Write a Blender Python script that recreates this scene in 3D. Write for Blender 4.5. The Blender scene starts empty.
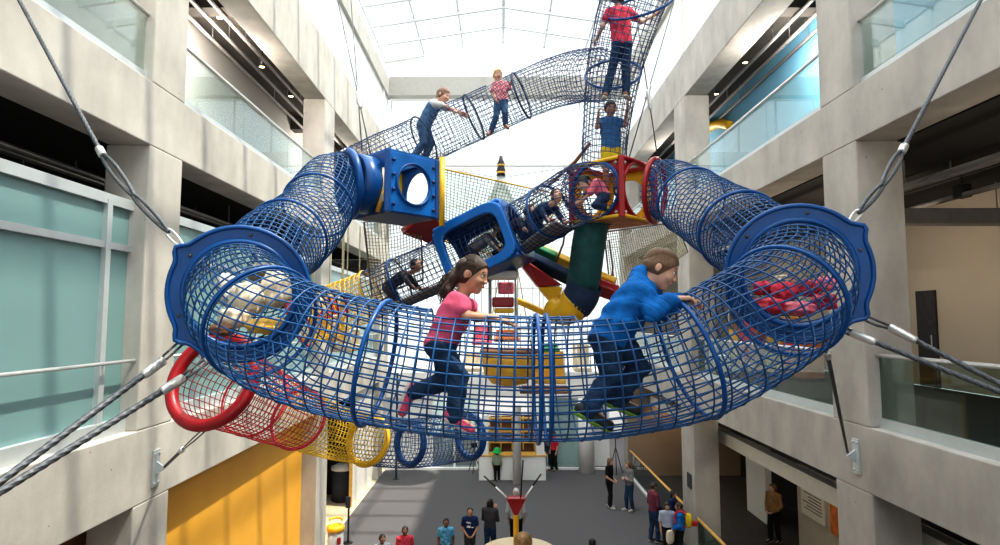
import bpy, bmesh, math, random
import numpy as np
from mathutils import Vector, Matrix, Quaternion
random.seed(7); np.random.seed(7)
PI = math.pi
scene = bpy.context.scene
col = scene.collection
R = math.radians

# ------------------------------------------------------------------ camera
CAM_H, FPX, PITCH = 6.5, 600.0, R(4.53)
cd = bpy.data.cameras.new('camera'); cam = bpy.data.objects.new('camera', cd); col.objects.link(cam)
cam.location = (0, 0, CAM_H); cam.rotation_euler = (R(90) + PITCH, 0, 0)
cd.sensor_width = 36.0; cd.lens = FPX / 1000 * 36.0; cd.clip_end = 200
scene.camera = cam
_c, _s = math.cos(PITCH), math.sin(PITCH)
def ray(px, py):
    a = (px - 500) / FPX; b = (272.5 - py) / FPX
    return Vector((a, _c - b * _s, _s + b * _c))
def at(px, py, Y):                       # the point of the place at depth Y
    r = ray(px, py); t = Y / r.y
    return Vector((r.x * t, Y, r.z * t + CAM_H))
def onX(px, py, X):
    r = ray(px, py); t = X / r.x
    return Vector((X, r.y * t, r.z * t + CAM_H))
def onZ(px, py, Z):
    r = ray(px, py); t = (Z - CAM_H) / r.z
    return Vector((r.x * t, r.y * t, Z))

# ------------------------------------------------------------------ materials
def nodes(name):
    m = bpy.data.materials.new(name); m.use_nodes = True
    nt = m.node_tree; b = nt.nodes['Principled BSDF']
    return m, nt, b
def mat(name, c, rough=.5, metal=0, var=.08, scale=6.0, bump=0, bscale=40, spec=.5, detail=4):
    m, nt, b = nodes(name)
    b.inputs['Roughness'].default_value = rough; b.inputs['Metallic'].default_value = metal
    b.inputs['Specular IOR Level'].default_value = spec
    tc = nt.nodes.new('ShaderNodeTexCoord'); n = nt.nodes.new('ShaderNodeTexNoise')
    n.inputs['Scale'].default_value = scale; n.inputs['Detail'].default_value = detail
    nt.links.new(tc.outputs['Object'], n.inputs['Vector'])
    r = nt.nodes.new('ShaderNodeValToRGB')
    r.color_ramp.elements[0].position = .3; r.color_ramp.elements[1].position = .7
    r.color_ramp.elements[0].color = (*[max(0, x * (1 - var)) for x in c], 1)
    r.color_ramp.elements[1].color = (*[min(1, x * (1 + var)) for x in c], 1)
    nt.links.new(n.outputs['Fac'], r.inputs['Fac']); nt.links.new(r.outputs['Color'], b.inputs['Base Color'])
    if bump:
        n2 = nt.nodes.new('ShaderNodeTexNoise'); n2.inputs['Scale'].default_value = bscale; n2.inputs['Detail'].default_value = 3
        nt.links.new(tc.outputs['Object'], n2.inputs['Vector'])
        bp = nt.nodes.new('ShaderNodeBump'); bp.inputs['Strength'].default_value = bump; bp.inputs['Distance'].default_value = .01
        nt.links.new(n2.outputs['Fac'], bp.inputs['Height']); nt.links.new(bp.outputs['Normal'], b.inputs['Normal'])
    return m
def concrete(name, c):
    m, nt, b = nodes(name); L = nt.links.new
    b.inputs['Roughness'].default_value = .75; b.inputs['Specular IOR Level'].default_value = .25
    tc = nt.nodes.new('ShaderNodeTexCoord')
    n = nt.nodes.new('ShaderNodeTexNoise'); n.inputs['Scale'].default_value = .9; n.inputs['Detail'].default_value = 8; n.inputs['Roughness'].default_value = .65
    L(tc.outputs['Object'], n.inputs['Vector'])
    mp = nt.nodes.new('ShaderNodeMapping'); mp.inputs['Scale'].default_value = (1.3, 1.3, .5); L(tc.outputs['Object'], mp.inputs['Vector'])
    n2 = nt.nodes.new('ShaderNodeTexNoise'); n2.inputs['Scale'].default_value = 1.6; n2.inputs['Detail'].default_value = 5; L(mp.outputs[0], n2.inputs['Vector'])
    mx = nt.nodes.new('ShaderNodeMath'); mx.operation = 'ADD'; L(n.outputs['Fac'], mx.inputs[0]); L(n2.outputs['Fac'], mx.inputs[1])
    r = nt.nodes.new('ShaderNodeValToRGB'); e = r.color_ramp.elements
    mx2 = nt.nodes.new('ShaderNodeMath'); mx2.operation = 'MULTIPLY'; mx2.inputs[1].default_value = .5; L(mx.outputs[0], mx2.inputs[0])
    e[0].position = .35; e[1].position = .65
    e[0].color = (*[x * .74 for x in c], 1); e[1].color = (*[min(1, x * 1.14) for x in c], 1)
    L(mx2.outputs[0], r.inputs['Fac'])
    # pin holes
    v = nt.nodes.new('ShaderNodeTexVoronoi'); v.inputs['Scale'].default_value = 2.6; L(tc.outputs['Object'], v.inputs['Vector'])
    lt = nt.nodes.new('ShaderNodeMath'); lt.operation = 'LESS_THAN'; lt.inputs[1].default_value = .035; L(v.outputs['Distance'], lt.inputs[0])
    mix = nt.nodes.new('ShaderNodeMix'); mix.data_type = 'RGBA'; L(lt.outputs[0], mix.inputs['Factor'])
    L(r.outputs['Color'], mix.inputs['A']); mix.inputs['B'].default_value = (*[x * .45 for x in c], 1)
    L(mix.outputs['Result'], b.inputs['Base Color'])
    n3 = nt.nodes.new('ShaderNodeTexNoise'); n3.inputs['Scale'].default_value = 30; n3.inputs['Detail'].default_value = 4; L(tc.outputs['Object'], n3.inputs['Vector'])
    bp = nt.nodes.new('ShaderNodeBump'); bp.inputs['Strength'].default_value = .15; bp.inputs['Distance'].default_value = .01
    L(n3.outputs['Fac'], bp.inputs['Height']); L(bp.outputs['Normal'], b.inputs['Normal'])
    return m
def glass(name, tint, refl=.12, frost=0.0, frostc=(.8, .9, .9)):
    m = bpy.data.materials.new(name); m.use_nodes = True; nt = m.node_tree; L = nt.links.new
    nt.nodes.remove(nt.nodes['Principled BSDF']); out = nt.nodes['Material Output']
    t = nt.nodes.new('ShaderNodeBsdfTransparent'); t.inputs['Color'].default_value = (*tint, 1)
    g = nt.nodes.new('ShaderNodeBsdfGlossy'); g.inputs['Roughness'].default_value = .3 if frost > .5 else .02
    fr = nt.nodes.new('ShaderNodeLayerWeight'); fr.inputs['Blend'].default_value = .5
    pw = nt.nodes.new('ShaderNodeMath'); pw.operation = 'POWER'; pw.inputs[1].default_value = 4.0; L(fr.outputs['Facing'], pw.inputs[0])
    ma = nt.nodes.new('ShaderNodeMath'); ma.operation = 'MULTIPLY_ADD'; ma.inputs[1].default_value = .8; ma.inputs[2].default_value = max(0, refl) * .4; ma.use_clamp = True
    L(pw.outputs[0], ma.inputs[0])
    base = t
    if frost > 0:
        d = nt.nodes.new('ShaderNodeBsdfDiffuse'); d.inputs['Color'].default_value = (*frostc, 1)
        mf = nt.nodes.new('ShaderNodeMixShader'); mf.inputs[0].default_value = frost
        L(t.outputs[0], mf.inputs[1]); L(d.outputs[0], mf.inputs[2]); base = mf
    mx = nt.nodes.new('ShaderNodeMixShader'); L(ma.outputs[0], mx.inputs[0]); L(base.outputs[0], mx.inputs[1]); L(g.outputs[0], mx.inputs[2])
    L(mx.outputs[0], out.inputs['Surface'])
    return m
def glow(name, c, s):
    m, nt, b = nodes(name); b.inputs['Base Color'].default_value = (*c, 1)
    b.inputs['Emission Color'].default_value = (*c, 1); b.inputs['Emission Strength'].default_value = s
    return m
def plaid(name, a, bcol, sc=30):
    m, nt, b = nodes(name); L = nt.links.new; b.inputs['Roughness'].default_value = .85
    tc = nt.nodes.new('ShaderNodeTexCoord'); ck = nt.nodes.new('ShaderNodeTexChecker'); ck.inputs['Scale'].default_value = sc
    ck.inputs['Color1'].default_value = (*a, 1); ck.inputs['Color2'].default_value = (*bcol, 1)
    L(tc.outputs['Object'], ck.inputs['Vector']); L(ck.outputs['Color'], b.inputs['Base Color'])
    return m

M = {}
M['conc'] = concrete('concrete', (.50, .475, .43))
M['conc_right_shade'] = concrete('concrete_right_shaded', (.425, .40, .365))  # same concrete, with the shade of the right wall put into a darker colour
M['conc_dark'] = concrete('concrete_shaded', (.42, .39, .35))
M['white'] = mat('white_paint', (.86, .86, .85), .6, var=.02)
M['offwhite'] = mat('offwhite_paint', (.72, .70, .66), .7, var=.04)
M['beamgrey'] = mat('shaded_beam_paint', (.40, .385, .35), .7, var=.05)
M['beige'] = mat('beige_wall', (.46, .41, .34), .8, var=.05, scale=1)
M['greywall'] = mat('grey_wall', (.42, .41, .39), .8, var=.05, scale=1)
M['brownwall'] = mat('brown_wall', (.30, .22, .15), .8, var=.08, scale=1)
M['bluewall'] = mat('blue_wall', (.13, .34, .50), .8, var=.06, scale=1)
M['yellowwall'] = mat('yellow_wall', (.82, .42, .05), .55, var=.05, scale=1.2)
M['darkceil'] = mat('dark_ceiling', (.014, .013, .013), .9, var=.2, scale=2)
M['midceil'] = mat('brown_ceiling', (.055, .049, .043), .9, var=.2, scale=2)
M['pipe'] = mat('duct_grey', (.20, .19, .185), .6, var=.1)
M['black'] = mat('black_satin', (.012, .012, .013), .45, var=.1)
M['carpet'] = mat('grey_carpet', (.125, .12, .125), .95, var=.22, scale=45, bump=.3, bscale=300, spec=.1)
M['creamfloor'] = mat('cream_floor', (.62, .52, .36), .5, var=.06, scale=2)
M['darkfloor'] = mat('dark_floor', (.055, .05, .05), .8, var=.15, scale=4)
M['steel'] = mat('brushed_steel', (.62, .62, .61), .35, .45, var=.05, scale=20)
M['alu'] = mat('painted_aluminium', (.50, .54, .55), .4, .3, var=.04)
M['cable'] = mat('wire_rope_steel', (.09, .098, .11), .55, .35, var=.4, scale=60)
M['ferrule'] = mat('pressed_ferrule', (.62, .62, .60), .35, .6, var=.05)
M['frost'] = glass('frosted_teal_glass', (.55, .75, .74), .10, .72, (.26, .43, .43))
M['clear'] = glass('clear_glass', (.86, .95, .94), .28)
M['dimglass'] = glass('dim_glass', (.62, .71, .69), .06)
M['sky_glass'] = glass('skylight_glass', (.93, .95, .96), .05)
M['milk'] = glass('milky_glazing', (.93, .96, .96), .03, .12, (.95, .97, .97))
M['mull'] = mat('grey_mullion', (.62, .66, .68), .5, var=.03)
M['blue'] = mat('blue_moulded_plastic', (.002, .075, .27), .33, var=.10, scale=5, spec=.45)
M['blue_lt'] = mat('bright_blue_panel', (.005, .14, .46), .35, var=.08, scale=5)
M['blue_dk'] = mat('dark_blue_panel', (.006, .03, .12), .5, var=.1)
M['net_blue'] = mat('blue_coated_rope', (.006, .075, .22), .42, var=.25, scale=9, spec=.45)
M['net_navy'] = mat('navy_coated_rope', (.012, .045, .14), .5, var=.25, scale=9)
M['net_red'] = mat('red_coated_rope', (.42, .02, .03), .5, var=.2, scale=9)
M['net_yel'] = mat('yellow_coated_rope', (.78, .50, .03), .5, var=.2, scale=9)
M['net_tan'] = mat('tan_cord', (.36, .34, .24), .9, var=.2, scale=9)
M['net_green'] = mat('green_cord', (.18, .30, .20), .9, var=.2, scale=9)
M['red'] = mat('red_moulded_plastic', (.34, .010, .016), .35, var=.12, scale=5)
M['yellow'] = mat('yellow_moulded_plastic', (.80, .46, .02), .4, var=.1, scale=5)
M['green'] = mat('green_plastic', (.02, .28, .10), .5, var=.12, scale=5)
M['teal'] = mat('dark_green_fabric', (.012, .085, .085), .7, var=.3, scale=10)
M['navyf'] = mat('navy_fabric', (.015, .035, .085), .8, var=.2, scale=12)
M['greypad'] = mat('grey_brown_pad', (.24, .215, .19), .8, var=.2, scale=8, bump=.3, bscale=30)
M['cream'] = mat('cream_vinyl', (.75, .66, .50), .6, var=.12, scale=6)
M['gold'] = mat('gold_vinyl', (.72, .42, .06), .5, var=.12, scale=6)
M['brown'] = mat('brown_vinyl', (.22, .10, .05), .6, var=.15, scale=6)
M['pinkred'] = mat('crimson_vinyl', (.62, .03, .06), .5, var=.25, scale=14)
M['pink'] = mat('pink_vinyl', (.75, .16, .22), .5, var=.2, scale=14)
M['orange'] = mat('orange_board', (.55, .16, .03), .6, var=.35, scale=5)
M['sail'] = glass('white_sail_cloth', (.6, .68, .68), .0, .75, (.42, .46, .45))
M['wood'] = mat('yellow_wood', (.72, .42, .10), .45, var=.12, scale=8)
M['tabletop'] = mat('pale_wood_top', (.80, .66, .45), .45, var=.06, scale=3)
M['brass'] = mat('brown_ball', (.30, .18, .08), .45, .3, var=.4, scale=14)
M['skin'] = mat('skin_light', (.62, .36, .26), .5, var=.05, scale=12, spec=.35)
M['skin_tan'] = mat('skin_tan', (.46, .25, .16), .5, var=.05, scale=12, spec=.35)
M['skin_brown'] = mat('skin_brown', (.16, .075, .045), .5, var=.06, scale=12, spec=.35)
M['lip'] = mat('lip_rose', (.48, .16, .14), .5, var=.05)
M['eyew'] = mat('eye_white', (.8, .78, .75), .2, var=.01)
M['iris'] = mat('iris_dark', (.02, .012, .008), .15, var=.05)
M['hair_dk'] = mat('hair_dark_brown', (.042, .021, .012), .5, var=.5, scale=45, bump=.45, bscale=260)
M['hair_br'] = mat('hair_brown', (.16, .085, .045), .55, var=.35, scale=45, bump=.45, bscale=260)
M['hair_bl'] = mat('hair_blond', (.55, .34, .15), .55, var=.25, scale=45, bump=.45, bscale=260)
M['hair_bk'] = mat('hair_black', (.010, .008, .008), .5, var=.3, scale=40, bump=.4, bscale=260)
M['hair_gr'] = mat('hair_grey', (.55, .52, .5), .6, var=.1, scale=40)
for k_ in [k for k in M if k.startswith('hair_')]:
    nt = M[k_].node_tree; tc_ = next(n for n in nt.nodes if n.type == 'TEX_COORD'); mp_ = nt.nodes.new('ShaderNodeMapping'); mp_.inputs['Scale'].default_value = (5, 5, .7); mp_.inputs['Rotation'].default_value = (.3, .5, 0)
    nt.links.new(tc_.outputs['Object'], mp_.inputs['Vector'])
    for n in nt.nodes:
        if n.type == 'TEX_NOISE': nt.links.new(mp_.outputs[0], n.inputs['Vector'])
M['denim'] = mat('denim_navy', (.022, .050, .105), .85, var=.35, scale=14, bump=.5, bscale=60, spec=.2)
M['denim_lt'] = mat('denim_blue', (.055, .12, .22), .85, var=.3, scale=14, bump=.4, bscale=60, spec=.2)
M['pinktee'] = mat('pink_cotton', (.62, .11, .20), .85, var=.12, scale=8, bump=.5, bscale=26, spec=.2)
M['bluehood'] = mat('royal_blue_fleece', (.010, .13, .40), .85, var=.3, scale=12, bump=1.0, bscale=17, spec=.15)
M['pinkshoe'] = mat('pink_shoe', (.68, .08, .16), .6, var=.25, scale=40)
M['sole'] = mat('white_sole', (.7, .66, .6), .6, var=.05)
M['blackshoe'] = mat('black_shoe', (.018, .02, .02), .6, var=.2, scale=20)
M['greensole'] = mat('green_sole', (.22, .42, .06), .6, var=.2, scale=20)
M['greycloth'] = mat('grey_cotton', (.42, .43, .44), .9, var=.1, scale=10, spec=.2)
M['midgrey'] = mat('mid_grey_wool', (.19, .19, .20), .9, var=.2, scale=14, spec=.2)
M['dkgrey'] = mat('charcoal_cloth', (.05, .05, .06), .9, var=.15, scale=10, spec=.2)
M['blackcl'] = mat('black_cloth', (.012, .012, .014), .9, var=.2, scale=10, spec=.2)
M['navytee'] = mat('navy_cotton', (.015, .03, .10), .9, var=.15, scale=10, spec=.2)
M['bluetee'] = mat('blue_cotton', (.05, .16, .36), .9, var=.15, scale=10, spec=.2)
M['lttee'] = mat('light_blue_print', (.12, .38, .60), .9, var=.6, scale=16, spec=.2)
M['redtee'] = mat('red_cotton', (.60, .03, .05), .9, var=.15, scale=10, spec=.2)
M['redprint'] = mat('red_print_cotton', (.62, .06, .10), .9, var=.5, scale=24, spec=.2)
M['redplaid'] = plaid('red_check_cotton', (.62, .04, .08), (.80, .45, .45), 40)
M['plaid'] = plaid('maroon_check_cotton', (.22, .015, .03), (.05, .03, .07), 18)
M['tan'] = mat('tan_jacket', (.30, .18, .08), .85, var=.2, scale=10, spec=.2)
M['whiteprint'] = plaid('white_blue_print', (.55, .58, .64), (.22, .28, .42), 34)
M['yellowcl'] = mat('yellow_cotton', (.62, .46, .03), .9, var=.15, scale=10, spec=.2)
M['greencap'] = mat('bright_green_felt', (.015, .42, .09), .7, var=.05, scale=10)
M['greygreen'] = plaid('grey_green_stripe', (.16, .22, .13), (.35, .38, .30), 24)
M['paper'] = mat('printed_board', (.62, .60, .55), .7, var=.04)
M['ink'] = mat('sign_ink', (.10, .09, .08), .8, var=.05)
M['lamp_on'] = glow('lamp_glow', (1, .72, .42), 9)

# ------------------------------------------------------------------ mesh helpers
class MB:
    def __init__(s): s.v = []; s.f = []
    def add(s, vs, fs):
        o = len(s.v); s.v += [tuple(x) for x in vs]; s.f += [tuple(i + o for i in f) for f in fs]; return s
    def box(s, a, b, mtx=None):
        x0, y0, z0 = a; x1, y1, z1 = b
        vs = [Vector(p) for p in ((x0,y0,z0),(x1,y0,z0),(x1,y1,z0),(x0,y1,z0),(x0,y0,z1),(x1,y0,z1),(x1,y1,z1),(x0,y1,z1))]
        if mtx is not None: vs = [mtx @ v for v in vs]
        s.add(vs, [(0,3,2,1),(4,5,6,7),(0,1,5,4),(1,2,6,5),(2,3,7,6),(3,0,4,7)]); return s
    def rbox(s, a, b, r=.01, mtx=None):       # box with chamfered edges
        bm = bmesh.new(); bmesh.ops.create_cube(bm, size=1)
        a = Vector(a); b = Vector(b)
        for v in bm.verts: v.co = Vector(((a[i] + b[i]) / 2 + v.co[i] * (b[i] - a[i])) for i in range(3))
        bmesh.ops.bevel(bm, geom=bm.edges[:], offset=r, segments=2, affect='EDGES', profile=.5)
        s.bm(bm, mtx); return s
    def bm(s, bm, mtx=None):
        bm.verts.index_update()
        vs = [(mtx @ v.co if mtx is not None else v.co.copy()) for v in bm.verts]
        s.add(vs, [[v.index for v in f.verts] for f in bm.faces]); bm.free()
    def tube(s, path, r, n=6, closed=False, cap=True, lobes=0, twist=0, up=None):
        P = [Vector(p) for p in path]; N = len(P)
        if N < 2: return s
        rr = r if isinstance(r, (list, tuple)) else [r] * N
        T = []
        for i in range(N):
            d = (P[(i + 1) % N] - P[i - 1]) if closed else (P[min(i + 1, N - 1)] - P[max(i - 1, 0)])
            T.append(d.normalized() if d.length > 1e-9 else Vector((0, 0, 1)))
        u = up if up is not None else (Vector((0, 0, 1)) if abs(T[0].z) < .9 else Vector((1, 0, 0)))
        a = (u - T[0] * u.dot(T[0])).normalized()
        vs = []; s_len = 0
        for i in range(N):
            a = (a - T[i] * a.dot(T[i])).normalized(); b = T[i].cross(a)
            if i: s_len += (P[i] - P[i - 1]).length
            for k in range(n):
                t = 2 * PI * k / n
                q = rr[i] * (1 + .13 * math.cos(lobes * t - twist * s_len) if lobes else 1)
                vs.append(P[i] + (a * math.cos(t) + b * math.sin(t)) * q)
        fs = []
        for i in range(N if closed else N - 1):
            j = (i + 1) % N
            for k in range(n):
                l = (k + 1) % n
                fs.append((i * n + k, i * n + l, j * n + l, j * n + k))
        if cap and not closed:
            fs.append(tuple(range(n - 1, -1, -1))); fs.append(tuple((N - 1) * n + k for k in range(n)))
        s.add(vs, fs); return s
    def lathe(s, prof, n=24, org=(0, 0, 0), mtx=None):      # prof: (r, z)
        o = Vector(org); vs = []
        for r, z in prof:
            for k in range(n):
                p = Vector((r * math.cos(2 * PI * k / n), r * math.sin(2 * PI * k / n), z))
                vs.append((mtx @ p if mtx is not None else p) + o)
        fs = [(i * n + k, i * n + (k + 1) % n, (i + 1) * n + (k + 1) % n, (i + 1) * n + k) for i in range(len(prof) - 1) for k in range(n)]
        fs.append(tuple(range(n - 1, -1, -1))); fs.append(tuple((len(prof) - 1) * n + k for k in range(n)))
        s.add(vs, fs); return s
    def plate(s, outer, inner, th, mtx):      # flat plate with a hole; outer, inner: equal-length (x, y) loops in local XY, thickness along z
        n = len(outer); vs = []
        for z in (0, th):
            for p in outer: vs.append(mtx @ Vector((p[0], p[1], z)))
            for p in inner: vs.append(mtx @ Vector((p[0], p[1], z)))
        fs = []
        for k in range(n):
            l = (k + 1) % n
            fs += [(k, n + k, n + l, l), (2*n + k, 2*n + l, 3*n + l, 3*n + k), (k, l, 2*n + l, 2*n + k), (n + k, 3*n + k, 3*n + l, n + l)]
        s.add(vs, fs); return s
    def prism(s, pts, d):                     # polygon extruded by vector d
        n = len(pts); P = [Vector(p) for p in pts]; d = Vector(d)
        s.add(P + [p + d for p in P], [tuple(range(n - 1, -1, -1)), tuple(range(n, 2 * n))] + [(k, (k + 1) % n, n + (k + 1) % n, n + k) for k in range(n)]); return s
    def ell(s, c, r, n=16, mtx=None):
        c = Vector(c); prof = []
        vs = []; m = n // 2
        for i in range(m + 1):
            t = PI * i / m
            for k in range(n):
                p = Vector((r[0] * math.sin(t) * math.cos(2*PI*k/n), r[1] * math.sin(t) * math.sin(2*PI*k/n), r[2] * math.cos(t)))
                vs.append((mtx @ p if mtx is not None else p) + c)
        s.add(vs, [(i*n + k, (i+1)*n + k, (i+1)*n + (k+1) % n, i*n + (k+1) % n) for i in range(m) for k in range(n)]); return s
    def build(s, name, m, parent=None, smooth=False, origin=None, bevel=0):
        me = bpy.data.meshes.new(name)
        o = bpy.data.objects.new(name, me); col.objects.link(o)
        off = Vector((0, 0, 0))
        if parent is not None:
            p = parent
            while p is not None: off += p.location; p = p.parent
            o.parent = parent
        elif origin is not None:
            off = Vector(origin); o.location = off
        me.from_pydata([tuple(Vector(v) - off) for v in s.v], [], s.f)
        me.update()
        bmm = bmesh.new(); bmm.from_mesh(me); bmesh.ops.recalc_face_normals(bmm, faces=bmm.faces[:]); bmm.to_mesh(me); bmm.free()
        me.materials.append(M[m] if isinstance(m, str) else m)
        if smooth:
            for p in me.polygons: p.use_smooth = True
        if bevel:
            b = o.modifiers.new('b', 'BEVEL'); b.width = bevel; b.segments = 2; b.limit_method = 'ANGLE'
        return o
def tag(o, label=None, cat=None, group=None, kind=None):
    if label: o['label'] = label
    if cat: o['category'] = cat
    if group: o['group'] = group
    if kind: o['kind'] = kind
    return o
def thing(name, label, cat, loc=(0, 0, 0), group=None):
    o = bpy.data.objects.new(name, None); o.empty_display_size = .1; col.objects.link(o); o.location = Vector(loc)
    return tag(o, label, cat, group)
def struct(name, mb, m, label=None, cat=None, smooth=False, origin=None, bevel=0):
    o = mb.build(name, m, None, smooth, origin, bevel); return tag(o, label, cat, None, 'structure')
def copy_tree(o, parent=None):
    c = o.copy(); col.objects.link(c)
    if parent is not None: c.parent = parent
    for ch in list(o.children): copy_tree(ch, c)
    return c
def catmull(pts, n=16):
    P = [Vector(p) for p in pts]; P = [P[0] * 2 - P[1]] + P + [P[-1] * 2 - P[-2]]; out = []
    for i in range(1, len(P) - 2):
        for k in range(n):
            t = k / n
            out.append(.5 * ((2 * P[i]) + (P[i+1] - P[i-1]) * t + (2*P[i-1] - 5*P[i] + 4*P[i+1] - P[i+2]) * t*t + (3*P[i] - P[i-1] - 3*P[i+1] + P[i+2]) * t**3))
    out.append(P[-2]); return out
def resample(path, step):
    out = [path[0]]; acc = 0
    L = [0]
    for i in range(1, len(path)): L.append(L[-1] + (path[i] - path[i-1]).length)
    n = max(2, int(round(L[-1] / step))); out = []; j = 0
    for i in range(n + 1):
        t = L[-1] * i / n
        while j < len(L) - 2 and L[j+1] < t: j += 1
        f = (t - L[j]) / max(1e-9, L[j+1] - L[j]); out.append(path[j].lerp(path[j+1], min(1, max(0, f))))
    return out
def basis(z, up=Vector((0, 0, 1))):           # matrix whose local z is z and whose local y points up
    z = Vector(z).normalized(); x = up.cross(z)
    if x.length < 1e-4: x = Vector((1, 0, 0))
    x.normalize(); y = z.cross(x)
    return Matrix((x, y, z)).transposed()
def frame_at(z, o, up=Vector((0, 0, 1))):
    return Matrix.Translation(Vector(o)) @ basis(z, up).to_4x4()

# ------------------------------------------------------------------ the building
XL, XR, Y0, Y1 = -5.0, 5.4, -9.0, 26.8
GL, GR = -9.6, 10.2                       # back walls of the galleries
struct('floor', MB().box((XL, Y0, -.2), (XR, 27.0, 0)), 'carpet', 'dark grey carpeted floor of the atrium far below', 'floor')
struct('floor_left', MB().box((GL, Y0, -.2), (XL, 27.0, 0)), 'creamfloor', 'cream floor of the left arcade beyond the carpet', 'floor')
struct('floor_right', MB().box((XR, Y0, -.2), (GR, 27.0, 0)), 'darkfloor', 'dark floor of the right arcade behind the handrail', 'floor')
struct('floor_back', MB().box((GL, 27.0, -.2), (GR, 36, 0)), 'carpet', 'grey lobby floor beyond the glass doors', 'floor')
colsL = [(-8.4, -7.5), (0.0, .9), (8.41, 9.29), (16.75, 17.75), (25.1, 26.0)]
colsR = [(-8, -7.05), (.4, 1.35), (8.93, 9.88), (17.06, 18.2), (26.0, 26.8)]
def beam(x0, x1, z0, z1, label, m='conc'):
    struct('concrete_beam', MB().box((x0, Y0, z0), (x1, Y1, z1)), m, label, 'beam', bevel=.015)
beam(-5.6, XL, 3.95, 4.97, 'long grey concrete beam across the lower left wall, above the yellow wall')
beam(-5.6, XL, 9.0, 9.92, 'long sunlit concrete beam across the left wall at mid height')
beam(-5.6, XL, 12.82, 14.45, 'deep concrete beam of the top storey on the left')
beam(XR, 6.05, 3.97, 4.93, 'long grey concrete beam across the lower right wall, under the glass railing', 'conc_right_shade')
beam(XR, 6.05, 9.22, 10.05, 'long concrete beam across the right wall at mid height', 'conc_right_shade')
beam(XR, 6.05, 13.05, 14.35, 'deep concrete beam of the top storey on the right', 'conc_right_shade')
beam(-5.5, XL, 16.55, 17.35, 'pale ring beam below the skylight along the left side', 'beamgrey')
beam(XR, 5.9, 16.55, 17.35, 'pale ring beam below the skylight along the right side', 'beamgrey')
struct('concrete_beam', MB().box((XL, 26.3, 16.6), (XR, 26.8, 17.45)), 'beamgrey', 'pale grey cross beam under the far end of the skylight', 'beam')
cw = ['left', 'right']
for side, cols, xa, xb, lev in ((0, colsL, -5.63, XL, ((0, 3.95, 'ground floor'), (4.97, 9.0, 'middle storey'), (9.92, 12.82, 'top storey'))),
                                (1, colsR, XR, 6.1, ((0, 3.97, 'ground floor'), (4.93, 9.22, 'middle storey'), (10.05, 13.05, 'top storey')))):
    for i, (a, b) in enumerate(cols):
        for z0, z1, nm in lev:
            far = ['behind the viewpoint', 'beside the viewpoint', 'nearest in view', 'second in view', 'farthest, by the end wall'][i]
            struct('concrete_column', MB().box((xa, a, z0), (xb, b, z1)), 'conc' if side == 0 else 'conc_right_shade', f'square concrete column of the {nm}, {cw[side]} wall, {far}', 'column', bevel=.02)
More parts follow.
